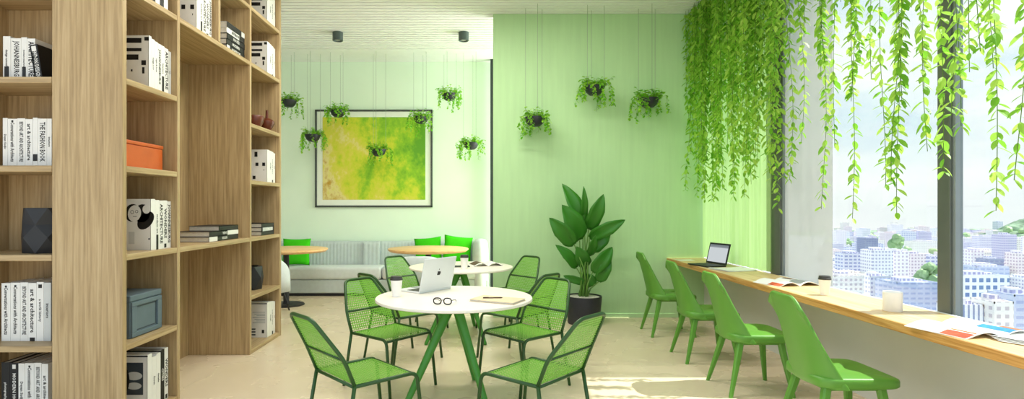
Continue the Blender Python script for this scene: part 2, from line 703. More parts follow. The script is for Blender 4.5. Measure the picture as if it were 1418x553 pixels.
# pictures and blocks printed on a front cover (the board that faces local -x)
def plate(b, th, y0, y1, z0, z1, mat, name='cover_print', out=.0012):
    return obj(name, box(B(), -th / 2 - out, -th / 2 + .001, y0, y1, z0, z1), mat, b)


def art_blocks(b, th, dep, h):
    for y0, y1, z0, z1 in ((.05, .3, .86, .95), (.0, .03, .90, .97), (.05, .16, .70, .76), (.07, .3, .54, .64), (.02, .05, .44, .53),
                           (.11, .12, .32, .36), (.03, .045, .28, .40), (.01, .03, .0, .04)):
        plate(b, th, y0, min(y1, dep), z0 * h, z1 * h, M['ink'])


def art_small(b, th, dep, h):
    for y0, y1, z0, z1 in ((.02, .05, .50, .60), (.09, .12, .50, .60), (.10, .13, .78, .93), (.03, .035, .36, .40), (.12, .15, .1, .2)):
        plate(b, th, y0, y1, z0 * h, z1 * h, M['ink'])


def ellipse_plate(b, th, cy, cz, ry, rz, mat, name, out, rot=0):
    bm = B()
    pts = []
    for k in range(20):
        a = 2 * PI * k / 20
        u, v = ry * math.cos(a), rz * math.sin(a)
        pts.append((cy + u * math.cos(rot) - v * math.sin(rot), cz + u * math.sin(rot) + v * math.cos(rot)))
    x0 = -th / 2 - out
    rings(bm, [[Vector((x0, p, q)) for p, q in pts], [Vector((x0 + .0012, p, q)) for p, q in pts]])
    return obj(name, bm, mat, b)


def art_figure(b, th, dep, h):
    """a plain ink drawing of a head and a dark coat"""
    W, K = M['cover_white'], M['ink']
    ellipse_plate(b, th, .06, h * .72, .055, .062, K, 'cover_print', .0010, .3)
    ellipse_plate(b, th, .035, h * .58, .045, .07, K, 'cover_print', .0010, .7)
    ellipse_plate(b, th, .125, h * .73, .050, .060, K, 'cover_print', .0013, .2)
    ellipse_plate(b, th, .110, h * .72, .044, .056, W, 'cover_print', .0018, .2)
    ellipse_plate(b, th, .030, h * .80, .026, .030, W, 'cover_print', .0018)
    for cy, cz, r in ((.125, .745, .012), (.095, .755, .010)):
        ellipse_plate(b, th, cy, h * cz, r, r, K, 'cover_print', .0023)
        ellipse_plate(b, th, cy, h * cz, r * .75, r * .75, W, 'cover_print', .0028)
    plate(b, th, .095, .12, h * .655, h * .665, K, out=.0024)
    ellipse_plate(b, th, .012, h * .22, .006, .006, M['blue_dark'], 'cover_print', .001)
    plate(b, th, .11, .15, h * .12, h * .36, M['cover_grey'])


def art_photo(b, th, dep, h):
    plate(b, th, .03, dep, h * .28, h * .86, M['blue_dark'])
    ellipse_plate(b, th, .09, h * .62, .055, .028, M['cover_grey'], 'cover_print', .0018)
    ellipse_plate(b, th, .09, h * .44, .05, .024, M['cover_grey'], 'cover_print', .0018)
    ellipse_plate(b, th, .15, h * .55, .03, .08, M['ink'], 'cover_print', .0022)
    plate(b, th, 0, dep, h * .96, h * .985, M['ink'])


def art_text(b, th, dep, h):
    for k in range(7):
        plate(b, th, .02, .15 - .02 * (k % 3), h * (.72 - .05 * k), h * (.73 - .05 * k), M['blue_grey'])
    plate(b, th, .03, .055, h * .12, h * .22, M['ink'])
    plate(b, th, 0, .16, h * .96, h * .985, M['ink'])
    for k in range(3):
        plate(b, th, .12, .16, h * (.06 + .08 * k), h * (.10 + .08 * k), M['blue_dark'])


W_, K_, G_ = 'cover_white', 'ink', 'cover_grey'


def book_row(where, group, x_or_y, z, spec, facing, inset, base=None):
    """spec: (thick, depth, height, cover, title, font, blocks, art, tilt). facing '-y' (left case) or '+x' (long case)"""
    p = x_or_y
    for i, (th, dep, h, cov, title, font, blocks, art, tilt) in enumerate(spec):
        shade = {'cover_white': 'white', 'ink': 'black', 'cover_grey': 'pale grey'}[cov]
        tl = f' lettered {title}' if title and len(title.split()) < 4 else ''
        lbl = f'{shade} hardback{tl}, {ORD[i]} from left {where}'
        ink = M['cover_white'] if cov == 'ink' else M['ink']
        if facing == '-y':
            book(lbl, (p + th / 2, inset, z), 0, th, dep, h, M[cov], title, font, blocks, ink, group, tilt, art)
        else:
            book(lbl, (inset, p + th / 2, z), PI / 2, th, dep, h, M[cov], title, font, blocks, ink, group, tilt, art)
        p += th + .0015
        if tilt:
            p += .06


def top(i):
    return SH[i] + T / 2 + .0005


box_black = ((.0, .33, .62),)
book_row('above the upper left niche shelf', 'books in the left bookcase, top row', -3.02, top(4),
         [(.046, .22, .285, W_, 'design annual', .5, box_black, None, 0),
          (.006, .21, .275, W_, '', 1, (), None, 0),
          (.058, .22, .272, W_, 'JOHANNESBURG', 1.1, (), None, 0),
          (.036, .22, .278, W_, 'modern interiors', .5, box_black, None, 0),
          (.050, .22, .270, W_, 'ARCHITECTURE', 1.2, (), None, 0),
          (.048, .22, .235, K_, 'LONDON DESIGN', .9, ((.82, .96, .6),), None, -.16)], '-y', 3.60)
book_row('above the black faceted vase', 'books in the left bookcase, second row', -3.03, top(3),
         [(.030, .23, .31, W_, 'Deyan Sudjic', .7, (), None, 0),
          (.058, .23, .305, W_, 'Conversations with Architects', .8, ((.93, .97, .2),), None, 0),
          (.050, .23, .308, W_, 'BEYOND ART AND ARCHITECTURE', .8, (), None, 0),
          (.046, .23, .303, W_, 'art & architecture', .8, (), None, 0),
          (.030, .23, .312, W_, '', .8, ((.12, .26, .9),), None, 0),
          (.056, .23, .306, W_, 'THE FASHION BOOK', 1.1, (), None, 0),
          (.030, .23, .306, W_, 'interiors', .7, (), None, 0)], '-y', 3.61)
book_row('below the black faceted vase', 'books in the left bookcase, third row', -3.03, top(1),
         [(.056, .27, .365, W_, 'Conversations with Architects', .8, ((.93, .96, .2),), None, 0),
          (.060, .27, .368, W_, 'Conversations with Architects ', .8, ((.93, .96, .2),), None, 0),
          (.048, .27, .370, W_, 'BEYOND ART AND ARCHITECTURE', .8, (), None, 0),
          (.052, .27, .366, W_, 'art & architecture', .9, ((.0, .06, .6),), None, 0),
          (.044, .27, .372, W_, 'a world history', .6, ((.9, .96, .5),), None, 0),
          (.044, .27, .368, G_, 'interiors', .7, (), None, 0)], '-y', 3.60)
book_row('in the lowest row beneath', 'books in the left bookcase, bottom row', -3.03, top(0),
         [(.052, .27, .375, K_, 'photography', .5, (), None, 0),
          (.052, .27, .372, K_, 'MODERN HOUSE', .7, ((.9, .97, .4),), None, 0),
          (.040, .27, .368, W_, 'Deyan Sudjic', .7, (), None, 0),
          (.056, .27, .37, W_, 'Conversations with Architects', .8, ((.93, .96, .2),), None, 0),
          (.046, .27, .372, W_, 'BEYOND ART AND ARCHITECTURE', .8, (), None, 0),
          (.040, .27, .366, W_, 'art & architecture', .8, (), None, 0)], '-y', 3.60)

XB = XR - .045
set_a = lambda art, h: [(.030, .24, h, W_, '', .6, (), art, 0), (.036, .24, h - .012, W_, 'design now', .6, (), None, 0),
                        (.036, .24, h - .018, W_, 'style & form', .6, (), None, 0),
                        (.040, .24, h - .022, W_, 'JOHANNESBURG', .9, (), None, 0),
                        (.040, .24, h - .024, W_, 'interiors', .6, ((.0, .36, .6),), None, 0),
                        (.046, .24, h - .03, W_, 'ARCHITECTURE', 1.1, (), None, 0), (.034, .24, h - .04, G_, 'art', .6, (), None, 0)]
set_b = lambda art, h: [(.05, .24, h, W_, '', .6, (), art, 0), (.046, .24, h - .006, W_, 'modern art', .7, ((.0, .3, .5),), None, 0),
                        (.048, .24, h - .010, W_, 'ARCHITECTURE', 1.1, (), None, 0),
                        (.050, .24, h - .008, W_, 'WONDERS', 1.0, ((.02, .1, .5),), None, 0),
                        (.044, .24, h - .014, W_, 'JOHANNESBURG', 1., (), None, 0)]
set_c = lambda art, h: [(.07, .24, h, W_, '', .6, (), art, 0), (.054, .24, h - .004, W_, 'design', .7, (), None, 0),
                        (.052, .24, h - .01, W_, 'form and space', .6, ((.0, .1, .5),), None, 0), (.05, .24, h - .02, W_, 'art', .6, (), None, 0)]
book_row('directly above the orange box niche', 'books above the orange box', 3.815, top(4), set_a(art_blocks, .355), '+x', XB)
book_row('in the row with portrait drawing', 'books above the blue grey box', 3.838, top(2), set_b(art_figure, .345), '+x', XB)
book_row('on the bottom shelf under blue grey box', 'books under the blue grey box', 3.80, top(0),
         [(.05, .24, .37, W_, '', .6, (), art_photo, 0), (.05, .24, .34, W_, 'form', .7, (), None, 0),
          (.05, .24, .35, W_, 'details', .6, (), None, 0), (.046, .24, .36, K_, 'CITIES', .8, (), None, 0),
          (.046, .24, .362, W_, 'WONDERS', 1., ((.02, .1, .5),), None, 0)], '+x', XB)
book_row('on the topmost visible niche nearest us', 'books at the upper frame edge', 3.77, top(5),
         [(.06, .24, .30, W_, '', .6, (), art_small, 0), (.06, .24, .29, K_, 'CITIES', .8, (), None, 0),
          (.05, .24, .28, W_, 'details', .6, (), None, 0), (.05, .24, .30, K_, 'FORM', .8, (), None, 0), (.05, .24, .28, W_, 'art', .6, (), None, 0)], '+x', XB)
book_row('on the long shelf beside flat stack', 'books on the long high shelf', 4.455, top(5), set_b(art_small, .345), '+x', XB)
book_row('in the far column, topmost niche', 'books in the far column, topmost niche', 5.915, top(6), set_c(art_blocks, .34), '+x', XB)
book_row('in the far column above brown vase', 'books in the far column above the vases', 5.915, top(5), set_c(art_blocks, .345), '+x', XB)
book_row('in the far column under brown vase', 'books in the far column under the vases', 5.915, top(3), set_c(art_small, .34), '+x', XB)
book_row('at the foot of the far column', 'books at the foot of the far column', 5.915, top(0), set_c(art_text, .36), '+x', XB)


def flat_book(lbl, loc, rotz, L, W, th, cover, title='', group=None, band=None):
    """lies flat; spine along local x facing local -y"""
    b = thing('book', lbl, 'book', loc, rotz, group)
    bm = B()
    c = .003
    box(bm, -L / 2, L / 2, 0, W, 0, c)
    box(bm, -L / 2, L / 2, 0, W, th - c, th)
    box(bm, -L / 2, L / 2, 0, .004, 0, th)
    obj('cover', bm, cover, b)
    obj('page_block', box(B(), -L / 2 + .004, L / 2 - .004, .004, W - .004, c, th - c), M['page_flat'], b)
    if band:
        obj('spine_mark', box(B(), L * band[0], L * band[1], -.0014, .002, .002, th - .002), band[2], b)
    if title:
        ink = M['cover_white'] if cover == M['ink'] else M['ink']
        put_text('spine_title', title, th * .5, ink, b, frame_matrix((1, 0, 0), (0, 0, 1), (0, -.0016, th / 2)), maxlen=L * .5, bold=True)
    return b


z = top(5)
cols = [('black', K_, 'ARCHITECTURE', (-.5, -.35, M['cover_white'])), ('black', K_, 'MODERN', None), ('black', K_, 'HOUSES', None),
        ('white', W_, 'INTERIORS', (.2, .5, M['ink'])), ('pale grey', G_, '', (-.5, .3, M['ink']))]
place5 = ['at the bottom', 'second from bottom', 'in the middle', 'second from top', 'on top']
for i, (sh, cv, tt, bd) in enumerate(cols):
    flat_book(f'{sh} book lying {place5[i]} of the flat stack on the high shelf', (XB, 5.17 + R.uniform(-.008, .008), z), PI / 2, .37, .27, .05,
              M[cv], tt, 'flat stack of books on the high shelf', bd)
    z += .0505
z = top(2)
for i, (sh, cv, tt, bd, yy, L) in enumerate([('black', K_, 'DESIGN', (-.5, -.24, M['cover_white']), 4.98, .56),
                                            ('black', K_, 'VIEWS', (.1, .5, M['cover_white']), 4.985, .55), ('black', K_, '', None, 5.07, .38)]):
    flat_book(f'{sh} book lying {["at the bottom", "in the middle", "on top"][i]} of the stack in the wide niche', (XB - .02, yy, z), PI / 2, L, .30 if i < 2 else .26,
              .042, M[cv], tt, 'flat stack of books in the wide niche', bd)
    z += .0425
z = top(2)
for i in range(3):
    flat_book(f'black book lying {["at the bottom", "in the middle", "on top"][i]} of the far column stack above black vase', (XB, 5.94, z), PI / 2, .34, .26,
              .040, M['ink'], ['', 'FORMS', ''][i], 'flat stack of books in the far column', (-.42, .38, M['cover_grey']) if i == 1 else None)
    z += .0405

# boxes and vases on the shelves
t = thing('storage_box', 'plain orange box on the shelf under white books', 'box', (XR - .20, 3.79, top(3)))
obj('box_body', box(B(), -.13, .13, -.235, .235, 0, .15, .006), M['orange'], t)
obj('box_lid', box(B(), -.134, .134, -.239, .239, .151, .176, .006), M['orange'], t)
t = thing('storage_box', 'blue grey box with panelled front on the lower shelf', 'box', (XR - .21, 3.825, top(1)))
obj('box_body', box(B(), -.14, .14, -.175, .175, 0, .235, .004), M['blue_grey'], t)
obj('box_lid', box(B(), -.145, .145, -.18, .18, .236, .275, .006), M['blue_grey'], t)
bm = B()
for a in ((-.17, .17, .005, .035), (-.17, .17, .205, .232), (-.17, -.12, .035, .205), (.12, .17, .035, .205)):
    box(bm, .139, .152, a[0], a[1], a[2], a[3], .003)
obj('front_frame', bm, M['blue_grey'], t)
bm = B()
for a in ((-.112, .112, .043, .048), (-.112, .112, .192, .197), (-.112, -.107, .043, .197), (.107, .112, .043, .197)):
    box(bm, .139, .1415, *a)
obj('front_moulding', bm, M['blue_dark'], t)


def faceted(name, lbl, loc, prof, seg, mat, rot=0):
    bm = B()
    for i, (r, z) in enumerate(prof):
        pass
    rs = [[Vector((r * math.cos(2 * PI * (k + .5 * (i % 2)) / seg + rot), r * math.sin(2 * PI * (k + .5 * (i % 2)) / seg + rot), z))
           for k in range(seg)] for i, (r, z) in enumerate(prof)]
    vs = [[bm.verts.new(p) for p in r] for r in rs]
    for i, (a, b) in enumerate(zip(vs, vs[1:])):
        for k in range(seg):
            j = (k + 1) % seg
            if i % 2 == 0:
                bm.faces.new((a[k], a[j], b[k]))
                bm.faces.new((a[j], b[j], b[k]))
            else:
                bm.faces.new((a[k], b[j], b[k]))
                bm.faces.new((a[k], a[j], b[j]))
    bm.faces.new(vs[0][::-1])
    bm.faces.new(vs[-1])
    return tag(obj(name, bm, mat, loc=loc), lbl, 'vase')


faceted('faceted_vase', 'black faceted vase between book rows in the left bookcase', (-2.79, 3.70, top(2)),
        [(.15, 0), (.165, .10), (.15, .18), (.155, .285), (.13, .286), (.12, .22)], 7, M['black'], .3)
faceted('faceted_vase', 'black many-sided vase low in the far bookcase column', (XR - .20, 5.86, top(1)),
        [(.115, 0), (.14, .12), (.12, .235), (.09, .236), (.09, .20)], 6, M['black'], .2)
bm = lathe(B(), [(.055, 0), (.06, .01), (.085, .06), (.095, .11), (.088, .125), (.082, .12), (.07, .06), (.04, .03), (.001, .03)], 28)
tag(obj('bowl', bm, M['terracotta'], smooth='auto', loc=(XR - .115, 5.765, top(4))), 'brown bowl beside brown vase in the far bookcase column', 'bowl')
bm = lathe(B(), [(.035, 0), (.037, .02), (.05, .035), (.078, .08), (.076, .11), (.045, .135), (.016, .143), (.012, .22), (.014, .225), (.008, .22), (.007, .16)], 28)
tag(obj('vase', bm, M['terracotta'], smooth='auto', loc=(XR - .09, 6.03, top(4))), 'brown round vase with thin neck beside the brown bowl', 'vase')


# ------------------------------------------------------------------ perforated green chairs
def perforated(bm, P, nu, nv, hole=.6):
    """a sheet with square holes over the patch P(u, v)"""
    vs = {}

    def V(u, v):
        k = (round(u * 1e4), round(v * 1e4))
        if k not in vs:
            vs[k] = bm.verts.new(P(u, v))
        return vs[k]
    e = (1 - hole) / 2
    for i in range(nu):
        for j in range(nv):
            u0, u1, v0, v1 = i / nu, (i + 1) / nu, j / nv, (j + 1) / nv
            du, dv = e / nu, e / nv
            o = [V(u0, v0), V(u1, v0), V(u1, v1), V(u0, v1)]
            n = [V(u0 + du, v0 + dv), V(u1 - du, v0 + dv), V(u1 - du, v1 - dv), V(u0 + du, v1 - dv)]
            for a in range(4):
                b = (a + 1) % 4
                bm.faces.new((o[a], o[b], n[b], n[a]))


def solid(o, th):
    m = o.modifiers.new('thickness', 'SOLIDIFY')
    m.thickness = th
    m.offset = 0
    return o


def make_mesh_chair(lbl):
    t = thing('mesh_chair', lbl, 'chair', group='green mesh chairs around the round tables')
    zs, hw, xb, xf = .425, .225, -.20, .205
    xm, zm, xt, zt, ht = -.262, .575, -.405, .80, .135
    r = .0115
    # seat sheet, its front edge rolled down a little
    bm = B()
    perforated(bm, lambda u, v: Vector((xb + .01 + (xf - xb - .01) * u, (-hw + .012) + 2 * (hw - .012) * v,
                                        zs - .006 * math.sin(PI * u) - (.03 * max(0, u - .9) / .1) * .5)), 20, 22, .64)
    solid(obj('seat', bm, M['mesh_lit_green'], t), .0022)
    # back sheet: upright lower part, leaning trapezoid above
    bm = B()
    perforated(bm, lambda u, v: Vector((xb + (xm - xb) * u, (2 * v - 1) * (hw - .008), zs + .01 + (zm - zs - .01) * u)), 8, 22, .64)
    perforated(bm, lambda u, v: Vector((xm + (xt - xm) * u, (2 * v - 1) * ((hw - .008) + (ht - hw) * u), zm + (zt - zm) * u)), 14, 22, .64)
    solid(obj('backrest', bm, M['mesh_lit_green'], t), .0022)
    # frame above the seat
    pts = fillet([(xb, -hw, zs), (xm, -hw, zm), (xt, -ht, zt), (xt, ht, zt), (xm, hw, zm), (xb, hw, zs)], .05)
    obj('back_frame', tube(B(), pts, r), M['frame_green'], t, smooth=True)
    obj('cross_rail', tube(B(), [(xm, -hw, zm), (xm, hw, zm)], .009), M['frame_green'], t, smooth=True)
    bm = tube(B(), [(xb, -hw, zs - .008), (xb, hw, zs - .008)], .0095)
    tube(bm, [(xf, -hw + .01, zs - .018), (xf, hw - .01, zs - .018)], .0095)
    obj('seat_rail', bm, M['frame_green'], t, smooth=True)
    for s in (-1, 1):
        obj('leg', tube(B(), [(xb, s * hw, zs), (-.235, s * .232, .22), (-.275, s * .24, 0)], r), M['frame_green'], t, smooth=True)
        p = fillet([(xb, s * hw, zs - .004), (xf + .005, s * hw, zs - .004), (.262, s * (hw + .008), 0)], .05, 5)
        obj('leg', tube(B(), p, r), M['frame_green'], t, smooth=True)
    return t


T1, T2 = (-.198, 4.117), (-.223, 6.19)
c0 = make_mesh_chair('green mesh chair nearest the viewer on the left of the laptop table')
c0.location = (-.69, 3.39, 0)
c0.rotation_euler.z = math.radians(42)
g = 'green mesh chairs around the round tables'
for x, y, a, l in ((-.71, 4.46, -40, 'green mesh chair at the laptop table beside the paper cup'),
                   (.307, 3.39, 138, 'green mesh chair nearest the viewer on the right of the laptop table'),
                   (.322, 4.46, 221, 'green mesh chair at the laptop table beside the notebook'),
                   (-.72, 5.28, 42, 'green mesh chair mostly hidden behind the chair beside the paper cup'),
                   (-.74, 6.55, -40, 'green mesh chair left of the farther round table, before a grey armchair'),
                   (.31, 5.28, 138, 'green mesh chair mostly hidden behind the chair beside the notebook'),
                   (.29, 6.55, 221, 'green mesh chair right of the farther round table, against the green wall')):
    dup(c0, (x, y, 0), math.radians(a), l, g)


# ------------------------------------------------------------------ round tables
def make_table(lbl, x, y):
    t = thing('round_table', lbl, 'table', (x, y, 0), 0, 'round cream tables with green legs')
    prof = [(.001, .728), (.555, .728), (.562, .732), (.563, .740), (.560, .748), (.552, .750), (.001, .750)]
    obj('tabletop', lathe(B(), prof, 72), M['table'], t, smooth='auto')
    obj('hub', lathe(B(), [(.09, .67), (.10, .69), (.10, .7275), (.001, .7275)], 24), M['leg_green'], t, smooth='auto')
    for ang, rr in ((232, .55), (301, .50), (74, .5)):
        a = math.radians(ang)
        c, s = math.cos(a), math.sin(a)
        obj('leg', tube(B(), [(.05 * c, .05 * s, .70), (.06 * c, .06 * s, .66), (rr * c, rr * s, .012), (rr * c, rr * s, 0)], [.037, .035, .018, .017], 12),
            M['leg_green'], t, smooth=True)
    return t


make_table('round cream table with green legs carrying the silver laptop and glasses', *T1)
make_table('round cream table with green legs behind, carrying a magazine', *T2)
TZ = .7505


def wood_table(lbl, x, y, z, r):
    t = thing('lounge_table', lbl, 'table', (x, y, 0), 0, 'round wooden lounge tables')
    obj('tabletop', lathe(B(), [(.001, z - .045), (r - .03, z - .045), (r, z - .02), (r, z - .006), (r - .008, z), (.001, z)], 64), M['beech'], t, smooth='auto')
    obj('pedestal', lathe(B(), [(.001, .02), (.05, .02), (.04, .06), (.04, z - .09), (.10, z - .05), (.1, z - .046)], 24), M['black'], t, smooth='auto')
    obj('base', lathe(B(), [(.001, 0), (.25, 0), (.255, .008), (.24, .02), (.001, .024)], 40), M['black'], t, smooth='auto')


wood_table('round wooden table by the sofa, left, partly behind the bookcase', -2.775, 8.10, .80, .575)
wood_table('round wooden table before the sofa, below the framed painting', -.765, 8.18, .80, .575)


# ------------------------------------------------------------------ cups, laptop, glasses and papers
def cup(lbl, x, y, z, lid=True, s=1.0, mat='cup'):
    t = thing('paper_cup', lbl, 'cup', (x, y, z))
    hgt = .118 * s
    obj('cup_body', lathe(B(), [(.001, 0), (.029 * s, 0), (.030 * s, .003), (.040 * s, hgt - .004), (.042 * s, hgt), (.039 * s, hgt), (.029 * s, .01), (.001, .01)], 32), M[mat], t, smooth='auto')
    if lid:
        obj('cup_lid', lathe(B(), [(.001, hgt - .004), (.0435 * s, hgt - .004), (.0435 * s, hgt + .006), (.040 * s, hgt + .008), (.038 * s, hgt + .022), (.034 * s, hgt + .024), (.001, hgt + .018)], 32),
            M['cup_lid'], t, smooth='auto')
    return t


def at_table(px, py, zz=TZ):
    d = (EYE - zz) * F / (py - VY)
    return (px - VX) * d / F, d


x, y = at_table(549, 411)
cup('white paper cup with dark lid on the laptop table', x, y, TZ, True, 1.05)
x, y = at_table(643, 373)
cup('white paper cup with dark lid on the farther round table', x, y, TZ, True, 1.05)


def laptop(lbl, x, y, z, rotz, w=.34, d=.235, open_deg=104, lid_h=.235, body='silver', inner='black', screen=None, logo=True):
    """screen faces local +y side of the hinge towards +x... keyboard along local +y"""
    t = thing('laptop', lbl, 'laptop', (x, y, z), rotz)
    obj('base', box(B(), -w / 2, w / 2, 0, d, 0, .014, .004), M[body], t)
    obj('keyboard', box(B(), -w / 2 + .012, w / 2 - .012, .012, d * .60, .0138, .0155), M['key'], t)
    obj('touchpad', box(B(), -.05, .05, d * .64, d - .012, .0138, .0150), M[inner] if body != 'silver' else M['slot'], t)
    a = math.radians(open_deg - 90)
    # the lid, built upright (outer face on -y) and tipped about the hinge
    rot = Matrix.Translation((0, .004, .016)) @ Matrix.Rotation(a, 4, 'X')
    L = obj('screen_lid', box(B(), -w / 2, w / 2, -.008, 0, 0, lid_h, .003), M[body], t)
    L.matrix_local = rot
    obj('bezel', box(B(), -w / 2 + .004, w / 2 - .004, -.0005, .0014, .006, lid_h - .006), M['black'], L)
    obj('display', box(B(), -w / 2 + .018, w / 2 - .018, .0010, .0024, .022, lid_h - .020), screen or M['key'], L)
    if logo:                                             # dark fruit mark in the middle of the lid
        bm = B()
        pts = []
        for k in range(28):
            an = 2 * PI * k / 28
            r = .019 * (1 + .10 * math.cos(2 * an) * .6)
            px, pz = r * math.cos(an), r * 1.02 * math.sin(an)
            if pz > .012:
                pz -= .006 * math.exp(-(px / .006) ** 2)
            if pz < -.014:
                pz += .004 * math.exp(-(px / .005) ** 2)
            dd = math.hypot(px + .022, pz - .002)        # bite (towards the viewer's right)
            if dd < .010:
                px += (.010 - dd) * .9
            pts.append((px, pz + lid_h * .52))
        rings(bm, [[Vector((p, -.0088, q)) for p, q in pts], [Vector((p, -.0075, q)) for p, q in pts]])
        leaf = [(.0, .023), (-.004, .030), (-.002, .036), (.003, .031)]
        rings(bm, [[Vector((p, -.0088, q + lid_h * .52)) for p, q in leaf], [Vector((p, -.0075, q + lid_h * .52)) for p, q in leaf]])
        obj('lid_mark', bm, M['ink'], L)
    return t


# silver laptop: its lid's back towards the viewer, keyboard to the left behind it
x, y = at_table(606, 404)
laptop('open silver laptop with dark round mark on the near round table', -.353, 4.37, TZ, math.radians(52), w=.36, lid_h=.25, open_deg=103)


def glasses(lbl, x, y, z, rot):
    t = thing('eyeglasses', lbl, 'glasses', (x, y, z), rot)
    bm = B()
    for s in (-1, 1):
        pts = []
        for k in range(20):
            a = 2 * PI * k / 20
            cx, cz = .026 * math.cos(a), .020 * math.sin(a)
            k2 = max(abs(math.cos(a)), abs(math.sin(a))) ** -.35
            pts.append((s * .035 + cx * k2, 0, .0235 + cz * k2))
        tube(bm, pts, .0042, 6, closed=True)
    tube(bm, [(-.0085, 0, .028), (0, -.002, .031), (.0085, 0, .028)], .0022, 6)
    obj('frame_front', bm, M['ink'], t, smooth=True)
    for s in (-1, 1):
        obj('temple', tube(B(), [(s * .064, 0, .030), (s * .067, .02, .029), (s * .064, .10, .018), (s * .058, .135, .003)], .0022, 6), M['ink'], t, smooth=True)
        bm = B()
        pts = [(s * .035 + .027 * math.cos(2 * PI * k / 16), .0235 + .021 * math.sin(2 * PI * k / 16)) for k in range(16)]
        rings(bm, [[Vector((p, -.0005, q)) for p, q in pts], [Vector((p, .0008, q)) for p, q in pts]])
        obj('lens', bm, M['lens'], t)


x, y = at_table(613, 421.5)
glasses('black framed eyeglasses lying on the round table beside laptop', x, y - .02, TZ, math.radians(-12))

x, y = at_table(689, 417)
t = thing('notebook', 'tan notebook with a pen on the near round table', 'notebook', (x, y, TZ), math.radians(-28))
obj('cover', box(B(), -.165, .165, -.105, .105, 0, .003, .001), M['tan'], t)
obj('page_block', box(B(), -.16, .16, -.10, .10, .0031, .012), M['page_flat'], t)
obj('front_cover', box(B(), -.165, .165, -.105, .105, .0121, .0145, .001), M['tan'], t)
t = thing('pen', 'slim dark pen lying on the tan notebook', 'pen', (x - .03, y + .02, TZ + .0185), math.radians(4))
obj('barrel', tube(B(), [(-.07, 0, 0), (.055, 0, 0)], .0038, 8), M['mag_brown'], t, smooth=True)
obj('tip', tube(B(), [(.0552, 0, 0), (.066, 0, 0)], [.0036, .001], 8), M['ink'], t, smooth=True)
obj('clip', box(B(), -.068, -.03, -.001, .001, .0038, .0052), M['ink'], t)

x, y = at_table(637, 369.5)
t = thing('tablet', 'dark tablet lying on the farther round table', 'tablet', (x, y, TZ), math.radians(10))
obj('body', box(B(), -.10, .10, -.07, .07, 0, .008, .003), M['black'], t)
obj('screen', box(B(), -.09, .09, -.062, .062, .0078, .0088), M['key'], t)


def magazine(lbl, x, y, z, rot, w=.22, h=.29, lift=.028, prints=(), curl=.9, flip=False, thick=.004):
    """open magazine: two arched page stacks, printed areas laid on the arches. local x across the spread"""
    t = thing('magazine', lbl, 'magazine', (x, y, z), rot)

    def prof(u):                                          # u 0 at the spine .. 1 at the outer edge
        return thick + lift * (math.sin(PI * min(1, u * 1.02)) ** 1.0) * (1 - .55 * u) * curl
    n = 14
    for s in (-1, 1):
        bm = B()
        rs = []
        for i in range(n + 1):
            u = i / n
            X = s * (w * u + .002)
            zt = prof(u)
            zb = max(0, zt - thick - .002) if 0 < u < 1 else 0
            rs.append([Vector((X, -h / 2, zb)), Vector((X, h / 2, zb)), Vector((X, h / 2, zt)), Vector((X, -h / 2, zt))])
        rings(bm, rs)
        obj('page_stack', bm, M['paper'], t, smooth='auto')
    for (s, u0, u1, v0, v1, mt) in prints:
        bm = B()
        rs = []
        for i in range(7):
            u = u0 + (u1 - u0) * i / 6
            zt = prof(u)
            X = s * (w * u + .002)
            rs.append([Vector((X, -h / 2 + h * v0, zt + .0004)), Vector((X, -h / 2 + h * v1, zt + .0004)),
                       Vector((X, -h / 2 + h * v1, zt + .0012)), Vector((X, -h / 2 + h * v0, zt + .0012))])
        rings(bm, rs)
        obj('printed_picture', bm, M[mt], t, smooth='auto')
    return t


x, y = at_table(672, 367.5)
magazine('open magazine lying on the farther round table', x, y, TZ, .3, .17, .24, .05,
         [(-1, .4, .9, .1, .9, 'mag_brown'), (1, .6, .95, .2, .8, 'slot'), (-1, .05, .3, .2, .7, 'mag_red')])

# ------------------------------------------------------------------ window counter
CX0, CX1, CZ = 2.326, 2.83, .75
t = thing('window_counter', 'long wooden counter under the windows on the right', 'counter', (CX0, 0, 0))
obj('worktop', box(B(), .012, XW - CX0 - .001, .4, YB - .004, CZ - .052, CZ, .003), M['counter'], t)
obj('front_edge', box(B(), 0, .0119, .4, YB - .004, CZ - .052, CZ - .0006, .003), M['counter_edge'], t)
obj('back_ledge', box(B(), XW - CX0, XW - CX0 + .03, .4, 5.40, CZ - .049, CZ - .002), M['white'], t)


def counter_pt(px, py, zz=CZ):
    return at_table(px, py, zz)


x, y = counter_pt(1142, 409)
cup('white paper cup with dark lid on the window counter', x, y, CZ + .0005, True, 1.0)
x, y = counter_pt(1236, 431)
t = thing('mug', 'plain white cup without lid on the window counter', 'cup', (x, y, CZ + .0005))
obj('cup_body', lathe(B(), [(.001, 0), (.050, 0), (.052, .003), (.052, .118), (.050, .12), (.047, .118), (.046, .01), (.001, .01)], 36), M['cup'], t, smooth='auto')

m_scr, nt, out = new_mat('lit_screen')
em = N(nt, 'ShaderNodeEmission', Strength=.75)
tc = N(nt, 'ShaderNodeTexCoord')
sp = N(nt, 'ShaderNodeSeparateXYZ')
nt.links.new(tc.outputs['Generated'], sp.inputs[0])
rr = ramp(nt, sp.outputs[2], [(0, '#c9cfd2'), (.82, '#d4d9dc'), (.83, '#8d9498'), (.9, '#7b8387')])
rr.color_ramp.interpolation = 'CONSTANT'
nt.links.new(rr.outputs[0], em.inputs[0])
nt.links.new(em.outputs[0], out.inputs[0])
x, y = counter_pt(989, 370)
laptop('open black laptop with lit screen at the far counter end', 2.575, 6.27, CZ + .0005, math.radians(105), w=.34, d=.24, open_deg=104, lid_h=.235, body='black',
       screen=m_scr, logo=False)


